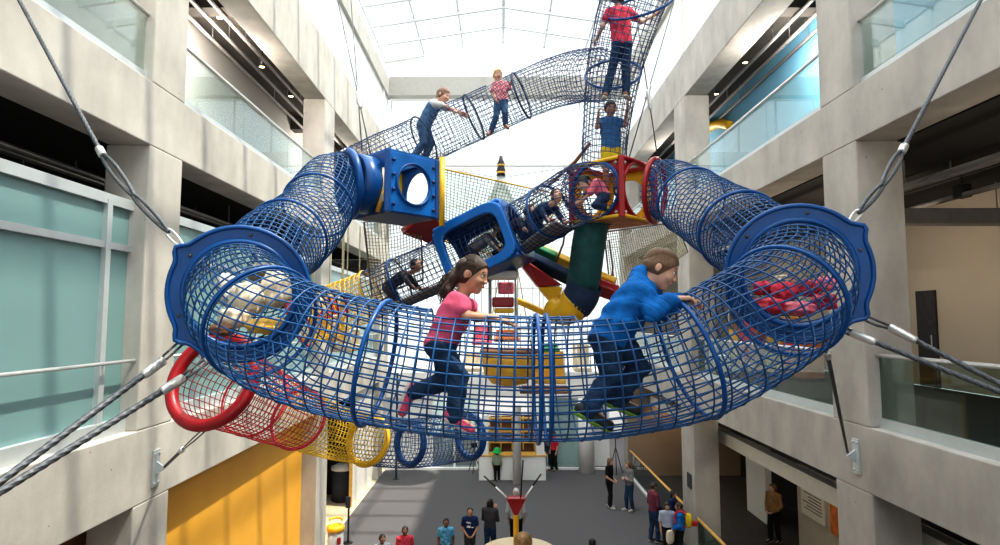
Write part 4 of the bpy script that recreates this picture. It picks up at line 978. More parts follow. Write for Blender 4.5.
pick = [((768, 306, 4.35), (.10, .09, .06), 'pinkred', 'crimson cushion lowest left in the right flange opening'), ((800, 309, 4.3), (.10, .09, .05), 'pink', 'pink cushion at the bottom middle of the right flange opening'),
        ((824, 302, 4.35), (.07, .08, .06), 'pinkred', 'crimson cushion lowest right in the right flange opening'), ((784, 292, 4.6), (.09, .08, .07), 'redprint', 'red patterned cushion at the centre of the right flange opening'),
        ((808, 288, 4.7), (.09, .08, .07), 'pinkred', 'crimson cushion behind the pink one, right tunnel'), ((763, 288, 4.7), (.07, .07, .05), 'redprint', 'red patterned cushion at the left of the right flange opening'),
        ((826, 284, 4.7), (.06, .06, .06), 'pink', 'pink cushion uppermost at the right of the right flange opening'), ((786, 279, 4.9), (.08, .07, .035), 'cream', 'cream cushion topmost in the right flange opening')]
for k, (p, r, m, lab) in enumerate(pick): lump('floor_cushion', lab, 'cushion', at(*p), r, m, k * .9, 'cushions in the right tunnel', .28, k + 20)

# ------------------------------------------------------------------ mast with sail, desk, exhibits on the floor
t = thing('hanging_sail', 'pointed grey white sail with a black and gold tip, far back', 'sail', at(501, 176, 24.6))
apx = at(501, 176, 24.6); zt = at(501, 156, 24.6).z
MB().lathe([(.05, apx.z - 3.4), (.05, apx.z)], 12, (apx.x, 24.6, 0)).build('inner_pole', 'alu', t, True)
MB().lathe([(.12, apx.z), (.5, apx.z - .9), (.95, apx.z - 2.2), (1.35, apx.z - 3.6), (1.33, apx.z - 3.6), (.93, apx.z - 2.2), (.48, apx.z - .9), (.10, apx.z)], 10, (apx.x, 24.6, 0)).build('sail', 'sail', t)
MB().lathe([(.2, 0), (.16, .12), (.2, .2), (.13, .42), (.17, .5), (.08, .7), (.06, zt - apx.z)], 16, (apx.x, 24.6, apx.z)).build('tip', 'black', t, True)
MB().lathe([(.185, .1), (.185, .19)], 16, (apx.x, 24.6, apx.z)).lathe([(.16, .42), (.16, .5)], 16, (apx.x, 24.6, apx.z)).build('gold_band', 'gold', t, True)
for k, (p, q) in enumerate((((501, 178, 24.6), (388, 160, 26)), ((501, 178, 24.6), (612, 160, 26)))):
    o = MB().tube([at(*p), at(*q)], .012, 5).build('guy_wire', 'cable', None, False, at(*p)); tag(o, f'thin guy wire from the hanging sail to the {["left","right"][k]} wall', 'cable')
# reception booth
o = MB().lathe([(.17, 0), (.17, 3.0), (.2, 3.05), (.2, 3.1)], 24, (at(517, 470, 24.5).x, 24.5, 0)).build('white_post', 'white', None, True, (at(517, 470, 24.5).x, 24.5, 0)); tag(o, 'white round post standing in front of the reception booth', 'post')
YD = 25.0
t = thing('reception_booth', 'white reception booth with yellow wood shelves at the far end', 'booth', (.5, YD, 0))
xa, xb = at(479, 460, YD).x, at(546, 460, YD).x
MB().rbox((xa, YD, 0), (xb, YD + .5, .95), .02).build('counter', 'white', t)
MB().rbox((xa - .03, YD - .05, .95), (xb + .03, YD + .6, 1.02), .015).build('counter_top', 'wood', t)
for x, s_ in ((xa, 1), (xb, -1)):
    MB().prism([(x, YD - .02, 0), (x + s_ * .4, YD - .02, 0), (x + s_ * .36, YD - .02, 2.6), (x + s_ * .14, YD - .02, 2.6)], (0, 1.2, 0)).build('side_pillar', 'white', t)
MB().box((xa + .4, YD + 1.15, .1), (xb - .4, YD + 1.2, 2.4)).build('rear_panel', 'brown', t)
f = MB()
for z in (1.3, 1.75, 2.3): f.box((xa + .38, YD + .9, z), (xb - .38, YD + 1.15, z + .05))
for k in range(5): x = xa + .4 + (xb - xa - .84) * k / 4; f.box((x, YD + .92, 1.02), (x + .05, YD + 1.14, 2.4))
f.build('shelf_frame', 'wood', t)
# round table with a ball, funnel exhibit
tc_ = onZ(519, 551, .75)
t = thing('round_table', 'round pale wooden table at the bottom edge of the photo', 'table', (tc_.x, tc_.y, 0))
MB().lathe([(.93, .70), (.96, .72), (.96, .75), (.93, .77)], 48, (tc_.x, tc_.y, 0)).build('tabletop', 'tabletop', t, True)
MB().lathe([(.45, 0), (.45, .04), (.1, .08), (.09, .66), (.3, .70)], 24, (tc_.x, tc_.y, 0)).build('pedestal', 'alu', t, True)
bc = at(523, 538, tc_.y - .1); t = thing('exhibit_ball', 'brown mottled ball standing on the round table', 'ball', (bc.x, bc.y, .77))
MB().ell((bc.x, bc.y, .77 + .245), (.235, .235, .235), 24).build('ball', 'brass', t, True)
MB().lathe([(.12, .772), (.10, .83)], 20, (bc.x, bc.y, 0)).build('stand', 'brown', t)
YF = 15.75; fx = at(516, 515, YF).x
t = thing('funnel_exhibit', 'red funnel exhibit on a yellow post with striped arms, behind the round table', 'exhibit', (fx, YF, 0))
zf = at(516, 515, YF).z; zt = at(516, 498, YF).z
MB().lathe([(.22, 0), (.22, .05), (.07, .06), (.07, zf)], 16, (fx, YF, 0)).build('post', 'yellow', t)
MB().add([(fx + dx, YF + dy, z) for z, k in ((zt, 1), (zf, .22)) for dx, dy in ((-.25 * k, -.1 * k), (.25 * k, -.1 * k), (.17 * k, .16 * k), (-.17 * k, .16 * k))] , [(0, 1, 2, 3), (7, 6, 5, 4), (0, 4, 5, 1), (1, 5, 6, 2), (2, 6, 7, 3), (3, 7, 4, 0)]).build('funnel', 'red', t, bevel=.01)
rim = MB(); rim.tube([(fx - .25, YF - .1, zt), (fx + .25, YF - .1, zt), (fx + .17, YF + .16, zt), (fx - .17, YF + .16, zt)], .018, 6, closed=True); rim.build('funnel_rim', 'red', t)
for sx, px, py in ((-1, 484, 476), (1, 541, 474)):
    a = Vector((fx + sx * .22, YF, zt)); b = at(px, py, YF + .2)
    MB().tube([a, a.lerp(b, .5)], .022, 8).build('arm', 'white', t, True); MB().tube([a.lerp(b, .5), b], .022, 8).build('arm_tip', 'black', t, True)
MB().tube([(fx + .12, YF, zt), at(523, 460, YF)], .02, 8).build('mast_rod', 'black', t, True)
# posts and kiosk on the left
sp = onZ(348, 543, 0); t = thing('sign_post', 'black sign post on the carpet edge at the lower left', 'sign post', sp)
MB().lathe([(.14, 0), (.14, .02), (.03, .03), (.03, 1.0)], 12, sp).build('pole', 'black', t)
MB().rbox((sp.x - .09, sp.y - .03, 1.0), (sp.x + .05, sp.y + .03, 1.32), .01).build('sign_head', 'dkgrey', t)
sp = onZ(396, 479, 0); t = thing('support_pole', 'thin dark pole under the navy tunnel, far left of the carpet', 'pole', sp)
MB().tube([sp, sp + Vector((0, 0, 4.3))], .045, 10).build('pole', 'navyf', t); MB().lathe([(.14, 0), (.14, .02), (.06, .03)], 12, sp).build('foot_plate', 'black', t)
k0 = Vector((at(336, 515, 16.2).x, 16.2, 0)); t = thing('kiosk', 'round grey kiosk with a yellow top at the lower left corner of the floor', 'kiosk', k0)
MB().lathe([(.20, 0), (.20, 1.0)], 24, k0).build('body', 'greycloth', t, True); MB().lathe([(.21, 1.0), (.23, 1.03), (.23, 1.12), (.14, 1.15)], 24, k0).build('cap', 'yellow', t, True)
MB().tube([k0 + Vector((.16 * math.cos(a), .16 * math.sin(a), 1.28)) for a in [PI * k / 10 for k in range(11)]], .03, 8).build('cap_arch', 'yellow', t, True)
MB().rbox((k0.x + .09, k0.y - .2, .72), (k0.x + .18, k0.y - .14, .88), .01).build('tag_plate', 'red', t)
k0 = Vector((-5.72, 22.3, 0)); t = thing('waste_bin', 'dark round bin with a grey lid in the left recess', 'bin', k0)
MB().lathe([(.36, 0), (.38, 1.1)], 24, k0).build('body', 'dkgrey', t, True); MB().lathe([(.40, 1.1), (.40, 1.22), (.2, 1.3)], 24, k0).build('lid', 'offwhite', t, True)
for p, lab, hh in ((onZ(474, 474, 0) + Vector((0, .25, 0)), 'black tripod stand left of the reception booth', 1.05), (onZ(616, 473, 0), 'black easel stand behind the two women', 1.45)):
    t = thing('tripod_stand', lab, 'stand', p)
    for k in range(3):
        a = 2 * PI * k / 3 + .4; MB().tube([p + Vector((.32 * math.cos(a), .32 * math.sin(a), 0)), p + Vector((0, 0, hh * .75))], .018, 6).build('leg', 'black', t)
    MB().tube([p + Vector((0, 0, hh * .7)), p + Vector((0, 0, hh))], .02, 6).build('centre_column', 'black', t)
    MB().rbox((p.x - .13, p.y - .04, hh), (p.x + .13, p.y + .04, hh + .2), .01).build('head', 'black', t)

# ------------------------------------------------------------------ people: bodies as one smooth surface each
def A(v): return np.array(v, dtype=np.float32)
class Sdf:
    def __init__(s): s.p = []; s.cuts = []; s.wr = 0; s.sub = []
    def cone(s, a, b, r1, r2=None, k=.03):
        s.p.append(('c', A(a), A(b), float(r1), float(r1 if r2 is None else r2), k)); return s
    def ell(s, c, r, ax=None, k=.02):        # ax: rows are the local axes
        s.p.append(('e', A(c), A(r), np.eye(3, dtype=np.float32) if ax is None else np.array(ax, dtype=np.float32), 0, k)); return s
    def cut(s, n, p): s.cuts.append((A(n), float(np.dot(A(n), A(p))))); return s
    def bounds(s):
        lo = np.full(3, 1e9); hi = -lo
        for q in s.p:
            if q[0] == 'c': pts = ((q[1], q[3]), (q[2], q[4]))
            else: pts = ((q[1], float(max(q[2]))),)
            for c, r in pts: lo = np.minimum(lo, c - r); hi = np.maximum(hi, c + r)
        return lo, hi
    def mesh(s, h):
        lo, hi = s.bounds(); lo = lo - 4 * h; n = np.ceil((hi + 4 * h - lo) / h).astype(int) + 1
        ax = [(lo[i] + h * np.arange(n[i])).astype(np.float32) for i in range(3)]
        F = np.full(tuple(n), .25, dtype=np.float32)
        for q in s.p:
            k = q[5]; pad = k + 3 * h
            if q[0] == 'c':
                l = np.minimum(q[1] - q[3], q[2] - q[4]) - pad; u = np.maximum(q[1] + q[3], q[2] + q[4]) + pad
            else: l = q[1] - max(q[2]) - pad; u = q[1] + max(q[2]) + pad
            i0 = np.clip(np.floor((l - lo) / h).astype(int), 0, n - 1); i1 = np.clip(np.ceil((u - lo) / h).astype(int) + 1, 1, n)
            X = ax[0][i0[0]:i1[0], None, None]; Y = ax[1][None, i0[1]:i1[1], None]; Z = ax[2][None, None, i0[2]:i1[2]]
            if q[0] == 'c':
                a, b = q[1], q[2]; d = b - a; L2 = max(float(d @ d), 1e-9)
                t = np.clip(((X - a[0]) * d[0] + (Y - a[1]) * d[1] + (Z - a[2]) * d[2]) / L2, 0, 1)
                D = np.sqrt((X - a[0] - t * d[0]) ** 2 + (Y - a[1] - t * d[1]) ** 2 + (Z - a[2] - t * d[2]) ** 2) - (q[3] + (q[4] - q[3]) * t)
            else:
                c, r, m = q[1], q[2], q[3]; x, y, z = X - c[0], Y - c[1], Z - c[2]
                e = [m[i][0] * x + m[i][1] * y + m[i][2] * z for i in range(3)]
                k0 = np.sqrt((e[0] / r[0]) ** 2 + (e[1] / r[1]) ** 2 + (e[2] / r[2]) ** 2)
                k1 = np.sqrt((e[0] / r[0] ** 2) ** 2 + (e[1] / r[1] ** 2) ** 2 + (e[2] / r[2] ** 2) ** 2)
                D = k0 * (k0 - 1) / np.maximum(k1, 1e-6)
            S = F[i0[0]:i1[0], i0[1]:i1[1], i0[2]:i1[2]]
            hh = np.maximum(k - np.abs(S - D), 0) / k
            F[i0[0]:i1[0], i0[1]:i1[1], i0[2]:i1[2]] = np.minimum(S, D) - hh * hh * k * .25
        X = ax[0][:, None, None]; Y = ax[1][None, :, None]; Z = ax[2][None, None, :]
        for c, r in s.sub:
            D = np.sqrt((X - c[0]) ** 2 + (Y - c[1]) ** 2 + (Z - c[2]) ** 2) - r
            k = r * .6; hh = np.maximum(k - np.abs(F + D), 0) / k; F = np.maximum(F, -D) + hh * hh * k * .25
        if s.wr:
            cr = np.sin(47 * Z + 26 * X + 14 * Y + 1.6 * np.sin(19 * X + 9 * Z)); cr = (1 - np.abs(cr)) ** 3
            F = F + s.wr * .9 * cr * (.5 + .5 * np.sin(15 * X + 11 * Y - 9 * Z)) + s.wr * (np.sin(38 * X + 21 * Z + 2 * np.sin(17 * Y)) * np.sin(29 * Z - 13 * X + 1.5 * np.sin(23 * X)) + .5 * np.sin(61 * Z + 19 * X + 30 * Y))
        for nn, off in s.cuts: F = np.maximum(F, (nn[0] * X + nn[1] * Y + nn[2] * Z - off).astype(np.float32))
        return surface_nets(F, lo, h)
def surface_nets(F, lo, h):
    neg = F < 0; nx, ny, nz = F.shape
    cnt = np.zeros((nx - 1, ny - 1, nz - 1), dtype=np.int8)
    for dx in (0, 1):
        for dy in (0, 1):
            for dz in (0, 1): cnt += neg[dx:nx - 1 + dx, dy:ny - 1 + dy, dz:nz - 1 + dz]
    idx = np.argwhere((cnt > 0) & (cnt < 8))
    if len(idx) == 0: return [], []
    vid = np.full(cnt.shape, -1, dtype=np.int32); vid[idx[:, 0], idx[:, 1], idx[:, 2]] = np.arange(len(idx))
    acc = np.zeros((len(idx), 3)); num = np.zeros(len(idx))
    crn = [(0,0,0),(1,0,0),(0,1,0),(1,1,0),(0,0,1),(1,0,1),(0,1,1),(1,1,1)]
    val = [F[idx[:, 0] + c[0], idx[:, 1] + c[1], idx[:, 2] + c[2]].astype(np.float64) for c in crn]
    for a in range(8):
        for b in range(a + 1, 8):
            if sum(abs(crn[a][i] - crn[b][i]) for i in range(3)) != 1: continue
            m = (val[a] < 0) != (val[b] < 0); d = val[a] - val[b]; t = np.where(m, val[a] / np.where(np.abs(d) < 1e-12, 1, d), 0)
            for i in range(3): acc[:, i] += np.where(m, crn[a][i] + t * (crn[b][i] - crn[a][i]), 0)
            num += m
    V = (acc / num[:, None] + idx) * h + lo
    faces = []
    for axis in range(3):
        o = [(1, 2), (2, 0), (0, 1)][axis]
        a = [slice(1, -1)] * 3; a[axis] = slice(0, -1); b = list(a); b[axis] = slice(1, None)
        A_, B_ = neg[tuple(a)], neg[tuple(b)]; ch = np.argwhere(A_ != B_)
        if len(ch) == 0: continue
        flip = A_[ch[:, 0], ch[:, 1], ch[:, 2]]
        base = ch.copy()
        for i in range(3):
            if i != axis: base[:, i] += 1
        def cell(du, dv):
            c = base.copy(); c[:, o[0]] += du; c[:, o[1]] += dv; return vid[c[:, 0], c[:, 1], c[:, 2]]
        q = np.stack([cell(-1, -1), cell(0, -1), cell(0, 0), cell(-1, 0)], 1)
        q[~flip] = q[~flip][:, ::-1]; faces.append(q)
    return V, np.concatenate(faces)
def sdf_obj(sd, h, name, m, parent=None, origin=None):
    V, Fc = sd.mesh(h); off = Vector(origin)
    me = bpy.data.meshes.new(name); me.from_pydata((np.asarray(V) - np.array(off)).tolist(), [], np.asarray(Fc).tolist()); me.update()
    for p in me.polygons: p.use_smooth = True
    me.materials.append(M[m]); o = bpy.data.objects.new(name, me); col.objects.link(o)
    if parent is not None: o.parent = parent
    else: o.location = off
    return o
def hand(sd, w, d, side, L, curl=.5, k=.006, thumb_up=None, spread=.07):
    """palm and five fingers: w wrist, d direction of the fingers, side points to the thumb side, palm faces d x side turned by curl"""
    w = Vector(w); d = Vector(d).normalized(); side = (Vector(side) - d * Vector(side).dot(d)).normalized(); pn = side.cross(d) if thumb_up is None else thumb_up
    pn = Vector(pn); pn = (pn - d * pn.dot(d) - side * pn.dot(side)).normalized()
    kn = w + d * L * .50
    for q in (-.17, -.06, .06, .17): sd.cone(w + side * q * L * .7 + d * L * .04, kn + side * q * L * 1.15, L * .085, L * .078, k * 2)
    lens = (.33, .42, .46, .41)                      # little to index
    for j, (q, fl) in enumerate(zip((-.195, -.065, .065, .195), lens)):
        p = kn + side * q * L; dd = (d + side * q * spread * 6).normalized(); ang = 0
        for sg in (.44, .31, .25):
            ang += curl * (.5 if sg == .44 else .75); fd = dd * math.cos(ang) + pn * math.sin(ang)
            e = p + fd * fl * L * sg * 1.02; sd.cone(p, e, L * .052, L * .045, k); p = e
    t0 = w + d * L * .14 + side * L * .17; t1 = t0 + (d * .7 + side * .75 + pn * .35).normalized() * L * .24; t2 = t1 + (d * .95 + side * .25 + pn * .3 * (1 + curl)).normalized() * L * .20
    sd.cone(w + d * L * .1 + side * L * .08, t0, L * .09, L * .075, k * 2).cone(t0, t1, L * .07, L * .055, k).cone(t1, t2, L * .055, L * .045, k)

def eyes_(hc, hf, hu, hr, hh): return [hc + hf * hh * .335 + hu * hh * .03 + hr * e * hh * .155 for e in (-1, 1)]
def person(name, label, J, s, hh, hf, hu, o, h=.010, group=None):
    """J: joints in the place; s: thickness scale (1 = adult); hh: head height; hf, hu: head forward and up; o: clothing options"""
    J = {k: Vector(v) for k, v in J.items()}
    lat = (J['shR'] - J['shL']).normalized(); spine = (J['chest'] - J['pel']).normalized(); fwd = spine.cross(lat).normalized()
    hf = Vector(hf).normalized(); hu = Vector(hu); hu = (hu - hf * hu.dot(hf)).normalized(); hr = hf.cross(hu)
    hc = J['head']; origin = Vector((J['pel'].x, J['pel'].y, min(J['anL'].z, J['anR'].z) - .06 * s))
    torso = []
    for e in (-1, 1):
        torso.append((J['pel'] + lat * .060 * s * e, J['pel'].lerp(J['chest'], .55) + lat * .055 * s * e, .098 * s, .092 * s))
        torso.append((J['pel'].lerp(J['chest'], .55) + lat * .055 * s * e, J['chest'] + lat * .07 * s * e - spine * .05 * s, .094 * s, .094 * s))
    sh = [(J['chest'] - spine * .01 * s, J['sh' + c], .062 * s, .054 * s) for c in 'LR']
    up = [(J['sh' + c], J['el' + c], .050 * s, .039 * s) for c in 'LR']
    fo = [(J['el' + c], J['wr' + c], .039 * s, .026 * s) for c in 'LR']
    th = [(J['hip' + c], J['kn' + c], .083 * s, .056 * s) for c in 'LR']
    ca = [(J['kn' + c], J['an' + c], .056 * s, .036 * s) for c in 'LR']
    calf = []
    for c in 'LR':
        m_ = J['kn' + c].lerp(J['an' + c], .3); calf.append((m_ - fwd * .012 * s, J['kn' + c].lerp(J['an' + c], .5) - fwd * .008 * s, .054 * s, .046 * s))
    b = Sdf(); K = .045 * s
    for q in torso + sh + th: b.cone(*q, k=K)
    for q in up + fo + ca + calf: b.cone(*q, k=.02 * s)
    nb = J['chest'] + spine * .02 * s
    b.cone(nb, hc - hu * hh * .28 - hf * hh * .10, .052 * s, .21 * hh, k=.025 * s)
    ax = [list(hr), list(hf), list(hu)]
    b.ell(hc + hu * hh * .09 - hf * hh * .02, (hh * .355, hh * .435, hh * .41), ax, k=.02)
    b.ell(hc + hf * hh * .11 - hu * hh * .19, (hh * .25, hh * .255, hh * .28), ax, k=.12 * hh)
    b.cone(hc + hf * hh * .275 - hu * hh * .40, hc + hf * hh * .285 - hu * hh * .39, hh * .075, k=.12 * hh)
    for e in (-1, 1):
        b.ell(hc + hf * hh * .27 - hu * hh * .12 + hr * e * hh * .16, (hh * .12, hh * .12, hh * .11), ax, k=.08 * hh)
        b.ell(hc + hr * e * hh * .375 - hf * hh * .05 - hu * hh * .03, (hh * .04, hh * .08, hh * .125), ax, k=.02 * hh)
    b.cone(hc + hf * hh * .40 + hu * hh * .03, hc + hf * hh * o.get('nose', .465) - hu * hh * .105, hh * .030, hh * .046, k=.05 * hh)
    for c in eyes_(hc, hf, hu, hr, hh): b.cone(c + hu * hh * .058 - hr * hh * .05 + hf * hh * .022, c + hu * hh * .058 + hr * hh * .05 + hf * hh * .022, hh * .022, k=.02 * hh)
    for e in (-1, 1): b.cone(hc + hf * hh * .43 - hu * hh * .115 + hr * e * hh * .04, hc + hf * hh * .44 - hu * hh * .115 + hr * e * hh * .045, hh * .035, k=.03 * hh)
    b.cone(hc + hf * hh * .385 - hu * hh * .235 - hr * hh * .07, hc + hf * hh * .385 - hu * hh * .235 + hr * hh * .07, hh * .035, k=.04 * hh)
    eyes = [hc + hf * hh * .335 + hu * hh * .03 + hr * e * hh * .155 for e in (-1, 1)]
    for c in eyes: b.sub.append((A(c + hf * hh * .105), hh * .07))
    HL = hh * .74 * o.get('hand', 1)
    for c in 'LR':
        w_ = J['wr' + c]; d = Vector(J.get('hd' + c, (w_ - J['el' + c]))).normalized()
        sd_ = Vector(J.get('hs' + c, fwd)); hand(b, w_, d, sd_, HL, o.get('curl', .45), thumb_up=J.get('hp' + c, (lat * (1 if c == 'L' else -1))))
        b.cone(w_ - d * .01, w_ + d * HL * .1, .026 * s, HL * .10, k=.015)
    for c in 'LR':
        a_ = J['an' + c]; t_ = J['toe' + c]; b.cone(a_ - (t_ - a_) * .15, t_, .038 * s, .030 * s, k=.03 * s)
    body = sdf_obj(b, h, name, o['skin'], None, origin); tag(body, label, o.get('cat', 'person'), group)
    # trousers
    t = Sdf(); g = .013 * s + .002
    for e in (-1, 1): t.cone(J['pel'] + lat * .06 * s * e, J['pel'].lerp(J['chest'], .3) + lat * .055 * s * e, .098 * s + g, .096 * s + g, K)
    sl = o.get('short', 0)
    for q in th: t.cone(q[0], q[1] if not sl else q[0].lerp(q[1], sl), q[2] + g, (q[3] + g) if not sl else q[2] + g, K)
    if not sl:
        for q in ca: t.cone(q[0], q[0].lerp(q[1], .98), q[2] + g, q[3] + g * 1.3 + .006, .02 * s)
        for q in calf: t.cone(q[0], q[1], q[2] + g, q[3] + g, .02 * s)
    t.wr = o.get('wr', 0); t.cut(spine, J['pel'].lerp(J['chest'], .32))
    sdf_obj(t, h, o.get('leg_name', 'trousers'), o['legs'], body, origin)
    # shirt
    t = Sdf(); g = .016 * s + .003 + o.get('puff', 0)
    for q in torso + sh: t.cone(q[0], q[1], q[2] + g, q[3] + g, K)
    sv = o.get('sleeve', .5)
    for q, f in zip(up, fo):
        if sv <= 1: t.cone(q[0], q[0].lerp(q[1], sv), q[2] + g, q[2] + g * 1.1, .014 * s)
        else: t.cone(q[0], q[1], q[2] + g * .8, q[3] + g * .8, .012 * s).cone(f[0], f[0].lerp(f[1], sv - 1), f[2] + g, f[3] + g + .004, .02 * s)
    if o.get('hood'):
        hp = J['chest'] + spine * .045 * s - fwd * .085 * s
        for a in (-1, -.5, 0, .5, 1): t.cone(hp + lat * .085 * s * a + fwd * .05 * s * abs(a), hp + lat * .06 * s * a + spine * .07 * s + fwd * (.04 * abs(a) - .01) * s, .045 * s, .032 * s, .04 * s)
    t.wr = o.get('wr', 0)
    t.cut(-spine, J['pel'] + spine * o.get('hem', .0) * s)
    if not o.get('hood'): t.cut(spine, nb + spine * .050 * s)
    sdf_obj(t, h, o.get('top_name', 'shirt'), o['top'], body, origin)
    if o.get('bib'):
        t = Sdf(); g += .008
        for q in torso: t.cone(q[0], q[0].lerp(q[1], .8), q[2] + g, q[3] + g, K)
        for e in (-1, 1): t.cone(J['chest'] + lat * .06 * s * e - fwd * .09 * s, J['chest'] + lat * .065 * s * e + spine * .055 * s, .02 * s, k=.02)
        sdf_obj(t, h, 'overalls_bib', o['legs'], body, origin)
    # shoes
    for c in 'LR':
        a_ = J['an' + c]; t_ = J['toe' + c]; fd = (t_ - a_); ft = fd.normalized(); un = (J['kn' + c] - a_); un = (un - ft * un.dot(ft)).normalized()
        t = Sdf(); ba = a_ - ft * .035 * s - un * .012 * s
        t.cone(ba, t_ - un * .012 * s, .047 * s, .040 * s, .02).cone(a_ + un * .03 * s, a_, .046 * s, .047 * s, .02)
        t.cut(-un, a_ - un * .045 * s)
        so = sdf_obj(t, h, 'shoe', o['shoe'], body, origin)
        t = Sdf(); t.cone(ba - un * .01 * s, t_ - un * .01 * s, .052 * s, .045 * s, .02); t.cut(un, a_ - un * .034 * s); t.cut(-un, a_ - un * .060 * s)
        so2 = sdf_obj(t, h, 'sole', o.get('sole', 'sole'), None, origin); so2.parent = so; so2.location = (0, 0, 0)
    # hair
    hair = o.get('hair_style', 'short')
    if hair != 'none':
        t = Sdf(); sd_, fr_, tp__ = (.034, .032, .055) if hair == 'short' else (.04, .045, .055)
        t.ell(hc + hu * hh * .10 - hf * hh * .03, (hh * (.355 + sd_), hh * (.435 + fr_), hh * (.41 + tp__)), ax)
        if hair in ('short', 'tail'): t.sub = [(A(hc + hr * e * hh * .40 - hf * hh * .03 - hu * hh * .05), hh * .10) for e in (-1, 1)]
        if hair in ('long', 'bob'):
            for e in (-1, 0, 1):
                t.cone(hc + hr * e * hh * .22 - hf * hh * .18, hc + hr * e * hh * .24 - hf * hh * .26 - hu * hh * (1.0 if hair == 'long' else .5), hh * .26, hh * .2, .08 * hh)
        if hair == 'tail':
            for a, b_, r1, r2 in o['tail']: t.cone(a, b_, r1, r2, .012)
        t.wr = .02 * hh
        n1 = (hf * .82 - hu * .57)
        t.cut(n1, hc + n1 * hh * o.get('hairline', .155))
        if hair == 'short': t.cut(-hu, hc - hu * hh * .22)
        sdf_obj(t, min(h, hh / 26), 'hair', o['hair'], body, origin)
        if hair == 'tail' and o.get('band'):
            MB().tube([o['band'][0] + (hr * math.cos(a_) + (o['band'][1].cross(hr)).normalized() * math.sin(a_)) * hh * .095 for a_ in [2*PI*q/24 for q in range(24)]], hh * .03, 8, closed=True).build('hair_band', 'pinktee', body, True)
    for c in eyes:
        em = MB(); em.ell(c, (hh * .052,) * 3, 14); eo = em.build('eye', 'eyew', body, True)
        MB().ell(c + hf * hh * .027 + Vector((0, 0, -hh * .004)), (hh * .031,) * 3, 12).build('iris', 'iris', eo, True)
        if o.get('lash'): MB().tube([c + hu * hh * (.042 - .03 * q * q) + hf * hh * (.048 - .012 * abs(q)) + hr * q * hh * .06 for q in (-1, -.5, 0, .5, 1)], hh * .009, 6).build('eyelash', 'hair_bk', eo, True)
        br = MB(); br.tube([c + hu * hh * (.125 - .035 * q * q) + hf * hh * (.035 - .03 * abs(q)) + hr * q * hh * .1 for q in (-1, -.5, 0, .5, 1)], hh * .0115, 6); br.build('eyebrow', o['hair'], body, True)
    lp = MB(); lp.ell(hc + hf * hh * .415 - hu * hh * .24, (hh * .085, hh * .028, hh * .028), 14, Matrix((hr, hf, hu)).transposed()); lp.build('mouth', 'lip', body, True)
    for fn in o.get('extra', []): fn(body, J, lat, fwd, spine, s)
    return body

# --- the girl in the front tunnel
def prof(pts, Y, dy):
    J = {}
    for k, v in pts.items():
        off = dy if k.endswith('R') else (-dy if k.endswith('L') else 0)
        if len(v) == 3: off += v[2]
        J[k] = at(v[0], v[1], Y + (-off if False else off))
    return J
GY = 3.43
J = prof({'pel': (441, 344), 'chest': (460, 303), 'head': (472, 275), 'shR': (458, 301, .0), 'elR': (466, 316, -.02), 'wrR': (494, 318, .04),
          'shL': (463, 301), 'elL': (477, 317), 'wrL': (497, 319, -.03), 'hipR': (440, 347, .035), 'knR': (459, 378, .02), 'anR': (454, 417, .02), 'toeR': (471, 428, .02),
          'hipL': (443, 347, -.035), 'knL': (447, 381, -.02), 'anL': (412, 392, -.02), 'toeL': (404, 412, -.02)}, GY, -.085)
J['hdR'] = Vector((.9, .12, -.22)); J['hsR'] = Vector((0, 1, .2)); J['hpR'] = Vector((-.2, 0, -1)); J['hdL'] = Vector((.9, -.1, -.25)); J['hsL'] = Vector((0, -1, .2)); J['hpL'] = Vector((-.2, 0, -1))
hcg = J['head']; gh = .205
ghf = Vector((.93, -.22, -.26)).normalized(); tail0 = at(452.5, 276, GY)
tail = [(at(456, 273, GY), at(451, 279, GY), .036, .034), (at(451, 279, GY), at(447, 290, GY - .01), .036, .036), (at(447, 290, GY - .01), at(448, 300, GY - .02), .035, .014), (at(449, 282, GY), at(443, 296, GY), .03, .012)]
girl = person('girl', 'girl with dark ponytail in a pink tee crouching in the front tunnel', J, .74, gh, ghf, (.25, 0, 1),
    dict(skin='skin_tan', legs='denim', top='pinktee', shoe='pinkshoe', hair='hair_dk', hair_style='tail', tail=tail, band=(at(454.5, 275, GY), Vector((-.8, 0, -.4))), sleeve=.42, hem=-.13, wr=.0035, cat='girl', curl=.28, lash=1, nose=.45, hairline=.12), h=.0042)
rs = random.Random(11); sm = MB()
for k in range(70):
    a = at(453, 277, GY) + Vector((rs.uniform(-.03, .01), rs.uniform(-.035, .035), rs.uniform(-.03, .03)))
    e = at(446.5, 301, GY - .01) + Vector((rs.uniform(-.045, .035), rs.uniform(-.04, .04), rs.uniform(-.02, .05)))
    m1 = a.lerp(e, .33) + Vector((rs.uniform(-.045, .0), rs.uniform(-.03, .03), rs.uniform(-.01, .02))); m2 = a.lerp(e, .7) + Vector((rs.uniform(-.035, .035), rs.uniform(-.03, .03), 0))
    sm.tube(catmull([a, m1, m2, e], 6), .0026, 4)
ghr = ghf.cross(UP).normalized(); ghu = ghr.cross(ghf)
for k in range(60):                              # strands combed back over the crown to the band
    q = rs.uniform(-1, 1); st_ = hcg + ghf * gh * (.34 - .1 * abs(q)) + ghu * gh * (.38 - .18 * q * q) + ghr * gh * .34 * q
    md = hcg + ghu * gh * (.57 - .28 * q * q) - ghf * gh * .05 + ghr * gh * .42 * q; en = at(455, 275, GY)
    md2 = hcg + ghu * gh * (.40 - .3 * q * q) - ghf * gh * .36 + ghr * gh * .30 * q
    sm.tube(catmull([st_, md, md2, en], 8), .0015, 4)
sm.build('hair_strands', 'hair_dk', girl, True)
